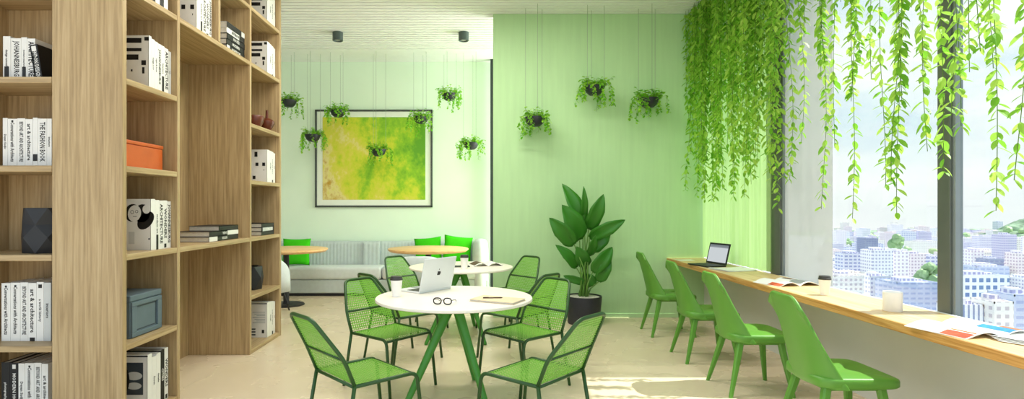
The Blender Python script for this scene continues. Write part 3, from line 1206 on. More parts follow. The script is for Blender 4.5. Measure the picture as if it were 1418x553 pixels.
def sheet(lbl, x, y, z, rot, w, h, n=3, name='paper_stack'):
    t = thing(name, lbl, 'papers', (x, y, z), rot)
    for k in range(n):
        bm = B()
        rs = []
        a = R.uniform(-.25, .25)
        for i in range(9):
            u = i / 8 - .5
            zt = .0012 + k * .002 + .012 * max(0, abs(u) - .3) * (1 + k)
            p0 = Vector((u * w, -h / 2, zt))
            p1 = Vector((u * w, h / 2, zt))
            rm = Matrix.Rotation(a, 3, 'Z')
            off = Vector((R.uniform(-.0, .0) + k * .01, k * .012, 0))
            rs.append([rm @ p0 + off, rm @ p1 + off, rm @ p1 + off + Vector((0, 0, .0012)), rm @ p0 + off + Vector((0, 0, .0012))])
        rings(bm, rs)
        obj('sheet', bm, M['paper'], t)
    return t


x, y = counter_pt(1022, 373)
sheet('loose white paper sheets beside the black laptop on the counter', 2.56, 5.82, CZ + .0005, .35, .36, .30, 3)
x, y = counter_pt(955, 362)
sheet('white paper sheet left of the black laptop at the counter end', 2.44, 6.86, CZ + .0005, .2, .2, .14, 1)

magazine('open magazine with red corner farther along the window counter', 2.55, 4.78, CZ + .0005, math.radians(14), .20, .30, .045,
         [(-1, .74, .99, .0, .45, 'mag_red'), (1, .1, .5, .05, .5, 'slot'), (1, .55, .8, .1, .6, 'mag_pink'), (1, .82, .98, .1, .9, 'key'), (1, .3, .5, .55, .9, 'mag_brown')])
magazine('open magazine with blue and orange pictures nearest on the window counter', 2.555, 2.985, CZ + .0005, math.radians(12), .235, .32, .04,
         [(-1, .74, .99, .01, .42, 'mag_red'), (-1, .66, .70, .02, .4, 'mag_orange'), (1, .16, .36, .0, .5, 'mag_blue'), (1, .38, .52, .0, .28, 'mag_orange'),
          (1, .53, .80, .0, .30, 'mag_brown'), (1, .82, .95, .0, .45, 'mag_blue')])
sheet('grey booklet with curled leaves beside the nearest counter magazine', 2.66, 2.72, CZ + .0005, .5, .30, .22, 4, 'booklet')


# ------------------------------------------------------------------ green shell chairs at the counter
def make_shell_chair(lbl):
    t = thing('shell_chair', lbl, 'chair', group='green shell chairs along the counter')
    # back shell, wrapping round the seat below and nearly flat at the top
    bm = B()
    nu, nv = 24, 16
    vs = []
    for j in range(nv + 1):
        v = j / nv
        hw = .228 * (1 - v) ** 1.0 + .165 * v - .012 * math.sin(PI * v)
        wrap = .13 * (1 - v) ** 1.3 + .026
        row = []
        for i in range(nu + 1):
            u = -1 + 2 * i / nu
            a = abs(u)
            yy = hw * math.copysign(math.sin(min(1, a) * PI / 2 * .98) if v < 1 else a, u) * (1 - v) + hw * u * v
            xx = -.205 - .125 * v ** 1.15 + wrap * (a ** 2.2) * (1 - .15 * v)
            zz = .392 + .50 * v
            zz -= .075 * v ** 4 * max(0, a - .55) ** 2 / .2     # rounded upper corners
            row.append(bm.verts.new((xx, yy, zz)))
        vs.append(row)
    for a, b in zip(vs, vs[1:]):
        for i in range(nu):
            bm.faces.new((a[i], a[i + 1], b[i + 1], b[i]))
    o = obj('backrest', bm, M['shell_green'], t, smooth=True)
    m = o.modifiers.new('thickness', 'SOLIDIFY')
    m.thickness = .022
    m.offset = -1
    m = o.modifiers.new('round', 'BEVEL')
    m.width = .007
    m.segments = 2
    m.limit_method = 'ANGLE'
    # seat pad
    bm = B()
    rs = []
    for (z, k) in ((.394, .90), (.398, .97), (.406, 1.0), (.440, 1.0), (.450, .985), (.455, .955), (.458, .90), (.459, .5), (.457, .02)):
        ring = []
        for q in range(40):
            an = 2 * PI * q / 40
            c, s = math.cos(an), math.sin(an)
            e = 2 / 6.0
            px = math.copysign(abs(c) ** e, c) * .235
            py = math.copysign(abs(s) ** e, s) * (.222 - .02 * (1 if c < 0 else 0) * abs(c))
            ring.append(Vector((.028 + px * k, py * k, z - (.012 * max(0, c) ** 2 if z > .43 else 0))))
        rs.append(ring)
    rings(bm, rs)
    obj('seat', bm, M['shell_green'], t, smooth=True)
    obj('seat_frame', box(B(), -.15, .19, -.16, .16, .372, .393, .006), M['shell_green'], t)
    for sx, sy in ((-1, -1), (-1, 1), (1, -1), (1, 1)):
        tx, ty = (-.135 if sx < 0 else .165), sy * .145
        fx, fy = (-.235 if sx < 0 else .225), sy * .212
        rs = []
        for z, k, w in ((.395, 0, .023), (.30, .22, .022), (.0, 1, .0125)):
            px, py = tx + (fx - tx) * k, ty + (fy - ty) * k
            rs.append([Vector((px + w * a, py + w * b, z)) for a, b in ((-1, -.6), (-.6, -1), (.6, -1), (1, -.6), (1, .6), (.6, 1), (-.6, 1), (-1, .6))])
        obj('leg', rings_bm(rs), M['shell_green'], t, smooth='auto')
    return t


def rings_bm(rs):
    bm = B()
    rings(bm, rs)
    return bm


s0 = make_shell_chair('green shell chair nearest the viewer at the window counter')
s0.location = (2.06, 3.33, 0)
for y, a, l in ((4.38, 0, 'green shell chair second nearest at the counter, its seat half sunlit'),
                (5.27, 0, 'green shell chair third from the viewer, in front of the counter papers'),
                (6.30, 0, 'green shell chair farthest away, beside the green wall')):
    dup(s0, (2.055, y, 0), math.radians(a), l, 'green shell chairs along the counter')


# ------------------------------------------------------------------ lounge
def make_sofa():
    t = thing('sofa', 'long pale grey sofa with ribbed back along the far wall', 'sofa', (0, 8.86, 0))
    x0, x1 = -4.4, .10
    obj('plinth', box(B(), x0 + .05, x1 - .05, .05, .62, 0, .045), M['black'], t)
    obj('base', box(B(), x0, x1, .01, .64, .046, .255, .02, 3), M['sofa_back'], t)
    obj('seat_cushion', box(B(), x0, -1.56, -.01, .44, .257, .455, .05, 4), M['sofa'], t, smooth=True)
    obj('seat_cushion', box(B(), -1.555, x1 - .02, -.01, .44, .257, .455, .05, 4), M['sofa'], t, smooth=True)

    def ribbed(xa, xb, yf, zt):
        bm = B()
        n = max(4, int((xb - xa) / .055))
        poly = []
        for i in range(n):
            for k in range(5):
                u = (i + k / 5) / n
                poly.append((xa + (xb - xa) * u, yf + .012 - .005 * math.sin(PI * k / 5)))
        poly.append((xb, yf + .012))
        rs = []
        for z, off in ((.20, 0), (zt - .05, .02), (zt - .02, .03), (zt, .06)):
            rs.append([Vector((x, y + off, z)) for x, y in poly] + [Vector((xb, .64, z)), Vector((xa, .64, z))])
        rings(bm, rs)
        return obj('backrest', bm, M['sofa_back'], t, smooth='auto')
    ribbed(x0, -1.93, .45, .825)
    ribbed(-1.925, -1.66, .40, .825)
    ribbed(-1.655, x1 - .10, .46, .825)
    # rounded end
    bm = B()
    rs = []
    for z, k in ((.05, .94), (.09, 1), (.62, 1), (.74, .96), (.82, .86), (.865, .66), (.88, .3), (.882, .02)):
        rs.append([Vector((-.02 + .13 * k * math.cos(2 * PI * q / 32), .27 + .36 * k * math.sin(2 * PI * q / 32), z)) for q in range(32)])
    rings(bm, rs)
    obj('armrest', bm, M['sofa'], t, smooth=True)


make_sofa()


def pillow(lbl, x, y, z, rx, rz, s=.44, roll=0.0):
    bm = B()
    n = 14
    for side in (1, -1):
        vs = []
        for i in range(n + 1):
            row = []
            for j in range(n + 1):
                u, v = 2 * i / n - 1, 2 * j / n - 1
                b = ((1 - u * u) * (1 - v * v)) ** .45
                px = u * s / 2 * (1 - .07 * (1 - v * v) * abs(u) ** 2)
                pz = v * s / 2 * (1 - .07 * (1 - u * u) * abs(v) ** 2)
                row.append(bm.verts.new((px, side * b * .075, pz + s / 2)))
            vs.append(row)
        for a, b in zip(vs, vs[1:]):
            for j in range(n):
                bm.faces.new((a[j], a[j + 1], b[j + 1], b[j]))
    bmesh.ops.remove_doubles(bm, verts=bm.verts, dist=1e-4)
    o = obj('throw_pillow', bm, M['pillow'], smooth=True, loc=(x, y, z))
    o.rotation_euler = (rx, roll, rz)
    return tag(o, lbl, 'pillow', 'green pillows on the sofa')


pillow('green pillow on the sofa behind the left wooden table', -2.97, 9.10, .458, -.28, .1, .44)
pillow('green pillow on the sofa, left of the overlapping pair', -.84, 9.09, .480, -.30, -.05, .44, -.10)
pillow('green pillow on the sofa, right of the overlapping pair', -.405, 9.02, .486, -.30, .10, .46, .12)


def lounge_chair(lbl, x, y, rotz):
    t = thing('armchair', lbl, 'chair', (x, y, 0), rotz)
    # barrel back, opening towards local +y
    bm = B()
    rs = []
    n = 28
    prof = [(.0, .30), (.0, .60), (.012, .72), (.03, .765), (.055, .78), (.075, .76), (.085, .6), (.085, .32)]
    for i in range(n + 1):
        a = math.radians(190 + 160 * i / n)
        edge = abs(i / n - .5) * 2
        drop = .16 * edge ** 3
        rs.append([Vector(((.37 - o) * math.cos(a), (.34 - o) * math.sin(a), z - (drop if z > .5 else 0))) for o, z in prof])
    rings(bm, rs)
    obj('backrest', bm, M['sofa'], t, smooth=True)
    obj('seat', lathe(B(), [(.001, .30), (.29, .30), (.31, .33), (.31, .42), (.28, .45), (.001, .455)], 36), M['sofa'], t, smooth='auto')
    for sx, sy in ((-1, -1), (1, -1), (-1, 1), (1, 1)):
        obj('leg', tube(B(), [(sx * .18, sy * .16, .30), (sx * .25, sy * .23, 0)], [.016, .010], 10), M['black'], t, smooth=True)


lounge_chair('light grey rounded armchair behind the farther round table', -.80, 7.36, .05)
lounge_chair('light grey rounded armchair by the far end of the bookcase', -2.84, 7.45, .0)

# painting
px, pz = -1.80, 2.20
t = thing('framed_painting', 'large abstract yellow and green painting in dark frame', 'painting', (px, YF - .04, pz))
bm = B()
w, h = .98, .815
for a in ((-w, w, h - .03, h), (-w, w, -h, -h + .03), (-w, -w + .03, -h, h), (w - .03, w, -h, h)):
    box(bm, a[0], a[1], 0, .038, a[2], a[3], .003, 1)
obj('frame', bm, M['frame'], t)
obj('mount', box(B(), -w + .03, w - .03, .018, .034, -h + .03, h - .03), M['mount'], t)
obj('canvas', box(B(), -.855, .86, .012, .020, -.69, .69), M['art'], t)

# ceiling spots
for (x, l) in ((-2.0, 'dark cylindrical ceiling spotlight on the left'), (-.25, 'dark cylindrical ceiling spotlight near the green wall')):
    t = thing('ceiling_spotlight', l, 'lamp', (x, 7.93, H), 0, 'ceiling spotlights')
    obj('housing', lathe(B(), [(.001, .0), (.072, .0), (.072, -.115), (.066, -.12), (.058, -.12), (.05, -.09), (.001, -.09)], 32), M['lamp'], t, smooth='auto')
    obj('lens', lathe(B(), [(.001, -.0905), (.049, -.0905), (.047, -.1), (.001, -.104)], 24), M['mount'], t, smooth='auto')


for (x, y, l) in ((-.4, 4.0, 'long unseen fill light added at the ceiling above the near round table'), (-.4, 5.6, 'long unseen fill light added at the ceiling above the farther round table')):  # unseen fixtures added to brighten the floor and tables
    t = thing('ceiling_fill_light', l, 'lamp', (x, y, H), 0, 'added ceiling fill lights')
    bm = B()
    for a in ((-1.22, 1.22, -.17, -.15), (-1.22, 1.22, .15, .17), (-1.22, -1.20, -.15, .15), (1.20, 1.22, -.15, .15)):
        box(bm, a[0], a[1], a[2], a[3], -.03, 0)
    obj('frame', bm, M['slat'], t)
    obj('diffuser', box(B(), -1.2, 1.2, -.15, .15, -.008, 0), M['mount'], t)
    la = bpy.data.lights.new('ceiling_fill', 'AREA')
    la.shape = 'RECTANGLE'
    la.size, la.size_y, la.energy = 2.3, .26, 44
    la.color = (1, .95, .87)
    lo = bpy.data.objects.new('ceiling_fill', la)
    COL.objects.link(lo)
    lo.parent = t
    lo.location = (0, 0, -.02)


# ------------------------------------------------------------------ plants
def leaf(bm, p, d, up, L, W, fold=.25, droop=.2, n=3):
    """pointed leaf from p along d, folded at the midrib"""
    d = d.normalized()
    s = d.cross(up)
    s = s.normalized() if s.length > 1e-5 else d.orthogonal().normalized()
    nr = s.cross(d)
    mid, lt, rt = [], [], []
    for i in range(n + 2):
        t = i / (n + 1)
        c = p + d * L * t - Vector((0, 0, 1)) * droop * L * t * t
        w = W * .5 * math.sin(PI * min(1, t * .96 + .02)) ** .75 if 0 < i < n + 1 else 0
        mid.append(bm.verts.new(c))
        if 0 < i < n + 1:
            lt.append(bm.verts.new(c - s * w + nr * w * fold))
            rt.append(bm.verts.new(c + s * w + nr * w * fold))
        else:
            lt.append(mid[-1])
            rt.append(mid[-1])
    for i in range(n + 1):
        for e in (lt, rt):
            f = [mid[i], mid[i + 1], e[i + 1], e[i]]
            u = []
            for v in f:
                if v not in u:
                    u.append(v)
            if len(u) > 2:
                bm.faces.new(u if e is rt else u[::-1])


def vine(lbl, x, y, zb, stems, dens, group=None, ls=1.0, rnd=None):
    rnd = rnd or R
    t = thing('hanging_vine', lbl, 'plant', (x, y, H), 0, group)
    sb, fb = B(), B()
    L = H - zb
    for k in range(stems):
        ll = L * (1 if k == 0 else rnd.uniform(.45, .92))
        ph, am = rnd.uniform(0, 6), rnd.uniform(.008, .03)
        ox, oy = (0, 0) if k == 0 else (rnd.uniform(-.035, .035), rnd.uniform(-.055, .055))

        def at(q, ph=ph, am=am, ox=ox, oy=oy):
            return Vector((ox + am * math.sin(q * 3.1 + ph) - ox * .0, oy + am * math.sin(q * 2.3 + ph * 2), -q))
        m = max(6, int(ll / .12))
        tube(sb, [at(ll * i / m) for i in range(m + 1)], .0018, 4)
        q, az = .02 + rnd.uniform(0, .04), rnd.uniform(0, 6)
        while q < ll:
            p = at(q)
            for a in ((az, az + PI + rnd.uniform(-.5, .5)) if rnd.random() < .6 else (az,)):
                dz = rnd.uniform(-1.5, -.25)
                d = Vector((math.cos(a), math.sin(a), dz))
                s = ls * rnd.uniform(.75, 1.2) * (1 if q < ll - .15 else .8)
                leaf(fb, p, d, Vector((rnd.uniform(-.4, .4), rnd.uniform(-.4, .4), 1)), .066 * s, .031 * s, .25, rnd.uniform(0, .35))
            az += 2.1 + rnd.uniform(-.5, .5)
            q += rnd.uniform(.6, 1.4) / dens
    obj('stem', sb, M['stem'], t)
    obj('leaves', fb, M['vine'], t, keep_normals=True)
    return t


V = random.Random(11)
XV = 2.60
named = [  # photo x of the strand, photo y of its lower end, stems, label
    (1408, 250, 1, 'thin leafy vine strand at the right edge of the window'),
    (1374, 292, 3, 'thick vine strand hanging right of the near window post'),
    (1329, 160, 2, 'short vine strand in front of the near window post'),
    (1300, 238, 1, 'vine strand hanging just left of the near window post'),
    (1284, 210, 1, 'sparse vine strand second left of the near window post'),
    (1247, 300, 3, 'long full vine strand ending above the white lidless cup'),
    (1222, 258, 1, 'thin vine strand left of the long full strand'),
    (1186, 305, 3, 'long vine strand at the city edge of the frosted pane'),
    (1159, 205, 2, 'shorter vine strand before the edge of the frosted pane'),
    (1134, 290, 3, 'long vine strand over the middle of the frosted pane'),
    (1112, 200, 2, 'short vine strand over the left half of the frosted pane'),
    (1096, 250, 2, 'vine strand just right of the far window post'),
    (1074, 292, 3, 'long vine strand hanging over the far window post'),
]
for px, py, st, l in named:
    y = XV * F / (px - VX)
    vine(l, XV + V.uniform(-.03, .03), y, EYE - (py - VY) * y / F, st, 26, 'leafy vines hanging along the window', 1.05, V)
for px, py in ((1418, 120), (1352, 70), (1268, 130), (1205, 110), (1340, 100), (1312, 175), (1232, 90)):     # shorter strands between
    y = XV * F / (px - VX)
    vine('short leafy vine strand between longer ones before the window', XV + V.uniform(.0, .06), y, EYE - (py - VY) * y / F, 1, 26,
         'short vine strands between the long ones', 1.0, V)
yv = 5.18
i = 0
while yv < 7.08:                                          # the dense curtain over the green pier
    for xx in (2.56, 2.68):
        low = 1.45 + 1.5 * V.random() ** 1.6
        vine('leafy vine strand of the dense curtain over the green pier', xx + V.uniform(-.04, .04), min(7.1, yv + V.uniform(-.03, .03)), low, 3, 22,
             'vine strands of the dense curtain', 1.1, V)
    yv += .105
    i += 1


def planter(lbl, px, py, d, seed, s=1.0):
    """black half bowl on wires with trailing leaves; px, py is the bowl's rim in the photograph"""
    q = random.Random(seed)
    x, z = (px - VX) * d / F, EYE - (py - VY) * d / F
    t = thing('hanging_planter', lbl, 'plant', (x, d, z), 0, 'hanging planters')
    r = .125 * s
    obj('bowl', lathe(B(), [(.02, -.10 * s), (.06 * s, -.095 * s), (.10 * s, -.06 * s), (r, 0), (r, .012), (r - .01, .012), (r - .012, 0), (.06 * s, -.04), (.001, -.05)], 28),
        M['pot'], t, smooth='auto')
    for k in range(3):
        a = 2 * PI * k / 3 + seed
        obj('wire', tube(B(), [(r * .96 * math.cos(a), r * .96 * math.sin(a), .008), (r * .96 * math.cos(a), r * .96 * math.sin(a), H - z)], .0022, 5), M['wire'], t)
    fb, sb = B(), B()
    for k in range(46):                                   # bushy top
        a, rr = q.uniform(0, 2 * PI), r * math.sqrt(q.random())
        p = Vector((rr * math.cos(a), rr * math.sin(a), .0))
        e = p + Vector((math.cos(a) * q.uniform(.0, .10), math.sin(a) * q.uniform(.0, .10), q.uniform(.02, .125))) * s
        tube(sb, [p, (p + e) / 2 + Vector((0, 0, .01)), e], .0015, 4)
        for m in range(4):
            c = p.lerp(e, .4 + .2 * m)
            b = q.uniform(0, 2 * PI)
            leaf(fb, c, Vector((math.cos(b), math.sin(b), q.uniform(-.5, .6))), Vector((0, 0, 1)), q.uniform(.034, .052) * s, q.uniform(.032, .044) * s, .2, .2, 3)
    for k in range(18):                                   # trailing stems
        a = q.uniform(0, 2 * PI)
        ll = q.uniform(.08, .31) * s
        o = r + q.uniform(.0, .09) * s
        pts = [Vector((r * .7 * math.cos(a), r * .7 * math.sin(a), .0)), Vector((o * math.cos(a), o * math.sin(a), .035))]
        for m in range(1, 6):
            f = m / 5
            pts.append(Vector((o * (1.05 + .12 * f) * math.cos(a + .2 * f), o * (1.05 + .12 * f) * math.sin(a + .2 * f), .02 - ll * f)))
        tube(sb, pts, .0014, 4)
        nl = int(6 + ll * 34)
        for m in range(nl):
            f = 1 + (len(pts) - 2) * m / nl
            i = int(f)
            c = pts[i].lerp(pts[i + 1], f - i)
            b = q.uniform(0, 2 * PI)
            leaf(fb, c, Vector((math.cos(b), math.sin(b), q.uniform(-1.2, .1))), Vector((0, 0, 1)), q.uniform(.030, .044) * s, q.uniform(.026, .036) * s, .2, .2, 3)
    obj('stems', sb, M['stem'], t)
    obj('foliage', fb, M['fern'], t, keep_normals=True)


for k, a in enumerate((('hanging planter lowest and leftmost before the green wall', 741, 164, 6.92),
                       ('hanging planter highest before the green wall', 823, 121, 6.92),
                       ('hanging planter nearest the vine curtain before the green wall', 898, 138, 6.92),
                       ('hanging planter beside the far edge of the bookcase', 400, 140, 9.0),
                       ('hanging planter at the left edge of the painting', 433, 188, 9.0),
                       ('hanging planter over the top left corner of the painting', 468, 154, 9.0),
                       ('hanging planter in front of the middle of the painting', 524, 208, 9.0),
                       ('hanging planter over the top right corner of the painting', 583, 163, 9.0),
                       ('highest hanging planter to the right of the painting', 622, 131, 9.0),
                       ('lowest hanging planter right of the painting by the green wall', 652, 199, 9.0))):
    planter(*a, seed=30 + k, s=1.0 if k < 3 else .98)


def big_plant():
    PX, PY = 1.222, 6.83
    t = thing('potted_plant', 'tall broad-leaved plant in a round black pot by the green wall', 'plant', (PX, PY, 0))
    obj('pot', lathe(B(), [(.001, 0), (.185, 0), (.19, .01), (.215, .32), (.215, .33), (.20, .33), (.195, .29), (.001, .29)], 48), M['pot'], t, smooth='auto')
    obj('pebbles', lathe(B(), [(.001, .2905), (.195, .2905), (.19, .318), (.1, .324), (.001, .326)], 40), M['soil'], t, smooth='auto')
    k = 1 / 2.406 * PY / F
    zp = lambda cy: EYE - (230 + cy / 2.406 - VY) * PY / F
    q = random.Random(5)
    spec = [((168, 208), (95, 50), 46), ((166, 190), (158, 62), 22), ((184, 212), (224, 88), 46), ((152, 248), (88, 122), 64), ((186, 240), (296, 172), 42),
            ((132, 262), (46, 165), 50), ((190, 285), (258, 212), 44), ((142, 340), (68, 255), 36), ((178, 335), (138, 262), 44), ((192, 352), (256, 263), 46),
            ((214, 385), (250, 300), 38), ((168, 388), (98, 362), 26), ((205, 395), (163, 360), 36), ((180, 300), (196, 225), 30)]
    for i, (b, e, w) in enumerate(spec):
        dy0, dy1 = q.uniform(-.07, .05), q.uniform(-.16, .08)
        P0 = Vector((q.uniform(-.06, .06), q.uniform(-.06, .06), .315))
        Bp = Vector(((b[0] - 166) * k, dy0, zp(b[1])))
        Ep = Vector(((e[0] - 166) * k, dy1, zp(e[1])))
        mid = P0.lerp(Bp, .55) + Vector((-(Bp.x - P0.x) * .25, 0, .0))
        # the leaf carries its stalk as one part
        bm = B()
        tube(bm, [P0, mid, Bp], [.011, .009, .006], 6)
        lf = obj('leaf', bm, M['petiole'], t, smooth=True)
        fb = B()
        ax = (Ep - Bp)
        L = ax.length
        d = ax.normalized()
        side = d.cross(Vector((0, -1, 0)))
        side = (side.normalized() + Vector((0, q.uniform(-.35, .35), 0))).normalized()
        nr = side.cross(d).normalized()
        if nr.y > 0:
            nr = -nr
        W = w * k * 1.08
        n = 14
        rows = []
        for r_ in range(n + 1):
            tt = r_ / n
            ww = W / 2 * min(1, (tt + .03) / .2) ** .6 * min(1, (1.0 - tt) / .42) ** .7
            if r_ == n:
                ww = .001
            bow = nr * (.10 * L * math.sin(PI * tt)) - Vector((0, 0, 1)) * (.12 * L * tt * tt) + Vector((0, 0, .07 * L * tt))
            c = Bp + ax * tt + bow
            rows.append([fb.verts.new(c + side * ww * u + nr * (-.05 * W * (1 - abs(u)) + .22 * ww * abs(u) + .018 * W * math.sin(tt * 40 + i) * abs(u)))
                         for u in (-1, -.5, 0, .5, 1)])
        for a_, b_ in zip(rows, rows[1:]):
            for j in range(4):
                fb.faces.new((a_[j], a_[j + 1], b_[j + 1], b_[j]))
        bl = obj('leaf_blade', fb, M['banana'], lf, smooth=True)
        m = bl.modifiers.new('thickness', 'SOLIDIFY')
        m.thickness = .0016


big_plant()

# ------------------------------------------------------------------ the city outside
GZ = -95.0
C = random.Random(3)
PAL = [('#f7f6f8', '#b9b9d2', '#e2e0e4'), ('#f8f4f5', '#c3b6cc', '#e4dfe2'), ('#ece8f0', '#a9a6cc', '#d6d4dc'), ('#f8f4ec', '#cbc2c6', '#e6e0da'),
       ('#e9eaf2', '#a2a6ce', '#cfd2de'), ('#f4eaea', '#c0aebe', '#e2d6d8')]  # pale tones put the distance haze into the facade colours
FM = []
for i, (a, b, c) in enumerate(PAL):
    FM.append(facade_mat(f'facade_plain_{i}', a, b, c, px=[3.2, 4.0, 3.0, 3.6, 5.0, 3.4][i], pz=[3.3, 3.6, 3.2, 3.4, 3.8, 3.3][i], wx=[.55, .45, .6, .5, .7, .5][i], wz=.5))
bold = facade_mat('facade_bold_grid', '#f0f2f6', '#6f86b4', '#c4cad6', 4.4, 4.6, .62, .58)
lilac = facade_mat('facade_lilac', '#d3cfe2', '#aeaace', '#d0cddc', 3, 3.2, .8, .4)
navy = facade_mat('facade_navy', '#99a0b8', '#868db0', '#aeb4c6', 5, 3.5, .7, .5)  # navy, lilac and blue facades also paled to imitate haze
stripes = facade_mat('facade_striped', '#f2f3f6', '#8f9cc0', '#e3e6ec', 2.2, 60, .4, .9)
blue = facade_mat('facade_blue', '#c6cde2', '#a9b4d6', '#d4d9e6', 5, 3.5, .7, .4)


TAKEN, KEYB = [], []


def free(x0, x1, y0, y1, g=2):
    for a, b, c, d in TAKEN:
        if x0 - g < b and x1 + g > a and y0 - g < d and y1 + g > c:
            return False
    TAKEN.append((x0, x1, y0, y1))
    return True


def building(lbl, x0, x1, ytop, D, mat, deep=16, group=None, key=True, GZ=GZ):
    X0, X1 = (x0 - VX) * D / F, (x1 - VX) * D / F
    zt = EYE - (ytop - VY) * D / F
    w, h = X1 - X0, max(8, zt - GZ)
    base = ((X0 + X1) / 2, D, GZ)
    if not key and any(D < kd and x0 < kx1 + 2 and x1 > kx0 - 2 and ytop < ky + 26 for kx0, kx1, ky, kd in KEYB):
        return
    if not free(X0, X1, D, D + deep):
        if not key:
            return
        print('taken', lbl)
    bm = B()
    box(bm, -w / 2, w / 2, 0, deep, 0, h)
    for a in ((-w / 2, w / 2, 0, .4), (-w / 2, w / 2, deep - .4, deep), (-w / 2, -w / 2 + .4, 0, deep), (w / 2 - .4, w / 2, 0, deep)):
        box(bm, *a, h, h + .9)
    rp = B()
    box(rp, -w * .25, w * .12, deep * .3, deep * .75, h + .01, h + 3.2)
    box(rp, w * .18, w * .34, deep * .4, deep * .7, h + .01, h + 2.0)
    if key:
        t = thing('city_building', lbl, 'building', base, 0, group)
        obj('body', bm, mat, t)
        obj('roof_plant', rp, FM[2], t)
    else:
        me = bpy.data.meshes.new('t')
        rp.to_mesh(me)
        rp.free()
        bm.from_mesh(me)
        bpy.data.meshes.remove(me)
        tag(obj('city_building', bm, mat, loc=base), lbl, 'building', group)


keys = [('white city tower left of the near window post, taller of the white pair', 1208, 1237, 348, 560, FM[0], 18),
        ('white gridded city tower right beside the tallest white tower', 1239, 1259, 350, 575, FM[1], 16),
        ('pinkish gridded city tower between white tower and window post', 1261, 1282, 353, 600, FM[5], 16),
        ('low white city block with rows of windows touching the window post', 1284, 1308, 357, 620, FM[4], 20),
        ('lilac city tower on the skyline left of the near window post', 1272, 1290, 322, 1250, lilac, 20),
        ('long pale low block on the skyline under the lilac tower', 1262, 1302, 335, 1150, FM[3], 20),
        ('dark blue grey block on the skyline at left', 1198, 1216, 331, 1050, navy, 24),
        ('big white city block with bold window grid right of the post', 1326, 1398, 384, 360, bold, 14),
        ('white ribbed city building low beside the window post', 1322, 1362, 425, 250, stripes, 10),
        ('white blank-sided city building low at right of the view', 1377, 1404, 421, 245, FM[3], 12),
        ('blue banded city building at the lower right corner of the view', 1405, 1440, 411, 260, blue, 14),
        ('blue low city building left of the near window post', 1242, 1300, 393, 400, blue, 22),
        ('white stepped city building low in the middle of the view', 1205, 1233, 384, 430, FM[0], 14),
        ('white city block low at left beside the frosted pane', 1156, 1196, 384, 420, FM[3], 14),
        ('tall lilac city tower near the green hill', 1388, 1408, 326, 760, lilac, 16),
        ('white city tower with window grid above the bold gridded block', 1346, 1363, 348, 640, FM[1], 14),
        ('navy city block above the bold gridded block', 1366, 1390, 360, 560, navy, 12),
        ('pink and white city tower at the right edge', 1408, 1424, 352, 600, FM[5], 14),
        ('low wide blue roofed city block behind the bold gridded block', 1352, 1398, 371, 460, blue, 16),
        ('white city block among trees at left of the view', 1168, 1196, 352, 640, FM[4], 16)]
KEYB += [(k[1], k[2], k[3], k[4]) for k in keys]
for k in keys:
    building(*k)
for i in range(420):
    D = C.uniform(520, 1950)
    px = C.uniform(1140, 1500)
    w = C.uniform(14, 38) / D * F
    hgt = C.uniform(9, 26) if C.random() < .8 else C.uniform(26, 44)
    yt = VY + (EYE - (GZ + hgt)) * F / D
    building('small pale city building among the crowded blocks in the distance', px, px + w, yt, D, C.choice(FM), C.uniform(12, 26),
             'distant city buildings', key=False)
for i in range(140):
    D = C.uniform(450, 1800)
    px = C.uniform(1140, 1470)
    s = C.uniform(5, 11)
    if not free((px - VX) * D / F - s * 1.2, (px - VX) * D / F + s * 1.2, D - s * 1.2, D + s * 1.2, .5):
        continue
    bm = B()
    bmesh.ops.create_icosphere(bm, subdivisions=2, radius=s)
    for v in bm.verts:
        v.co *= 1 + C.uniform(-.18, .18)
        v.co.z = v.co.z * .8 + s * .9 + 3
    bm2 = tube(B(), [(0, 0, 0), (0, 0, s * .6 + 3)], .5, 6)
    t = thing('city_tree', 'round green tree between the distant city buildings', 'tree', ((px - VX) * D / F, D, GZ), 0, 'trees in the city')
    obj('crown', bm, M['tree'], t)
    obj('trunk', bm2, M['stem'], t)
for px, py, D, s, l in ((1288, 380, 420, 9, 'bright green tree beside the near window post, among city blocks'), (1243, 336, 900, 14, 'yellow green tree cluster above the white tower')):
    bm = B()
    for q_ in range(16):
        tb = bmesh.new()
        bmesh.ops.create_icosphere(tb, subdivisions=2, radius=s * C.uniform(.28, .48))
        for v in tb.verts:
            v.co *= 1 + C.uniform(-.15, .15)
        an, rr_ = C.uniform(0, 2 * PI), s * .7 * C.random() ** .5
        merge(bm, tb, Matrix.Translation((rr_ * math.cos(an), rr_ * math.sin(an), C.uniform(-.5, .6) * s)))
    zc = EYE - (py - VY) * D / F
    t = thing('city_tree', l, 'tree', ((px - VX) * D / F, D, GZ))
    o = obj('crown', bm, M['tree'], t, loc=(0, 0, zc - GZ))
    obj('trunk', tube(B(), [(0, 0, 0), (0, 0, zc - GZ)], .8, 6), M['stem'], t)

struct('ground_city', box(B(), 100, 2600, 150, 2150, GZ - 2, GZ), M['ground'])


def ridge(name, D, depth, pts, mat):
    """hill ridge: (photo x, photo y of its crest)"""
    bm = B()
    rs = []
    for i in range(141):
        u = i / 140
        px = pts[0][0] + (pts[-1][0] - pts[0][0]) * u
        for (a, ya), (b, yb) in zip(pts, pts[1:]):
            if a <= px <= b:
                s = (px - a) / (b - a)
                s = s * s * (3 - 2 * s)
                py = ya + (yb - ya) * s
                break
        py += 1.0 * math.sin(px * .35) * .5 + .6 * math.sin(px * .11) + C.uniform(-1.2, 1.2)
        z = EYE - (py - VY) * D / F
        X = (px - VX) * D / F
        rs.append([Vector((X, D - depth, GZ - 1)), Vector((X, D - depth * .4, GZ + (z - GZ) * .7)), Vector((X, D, z)), Vector((X, D + depth * .6, GZ - 1))])
    rings(bm, rs)
    struct(name, bm, mat, smooth=False)


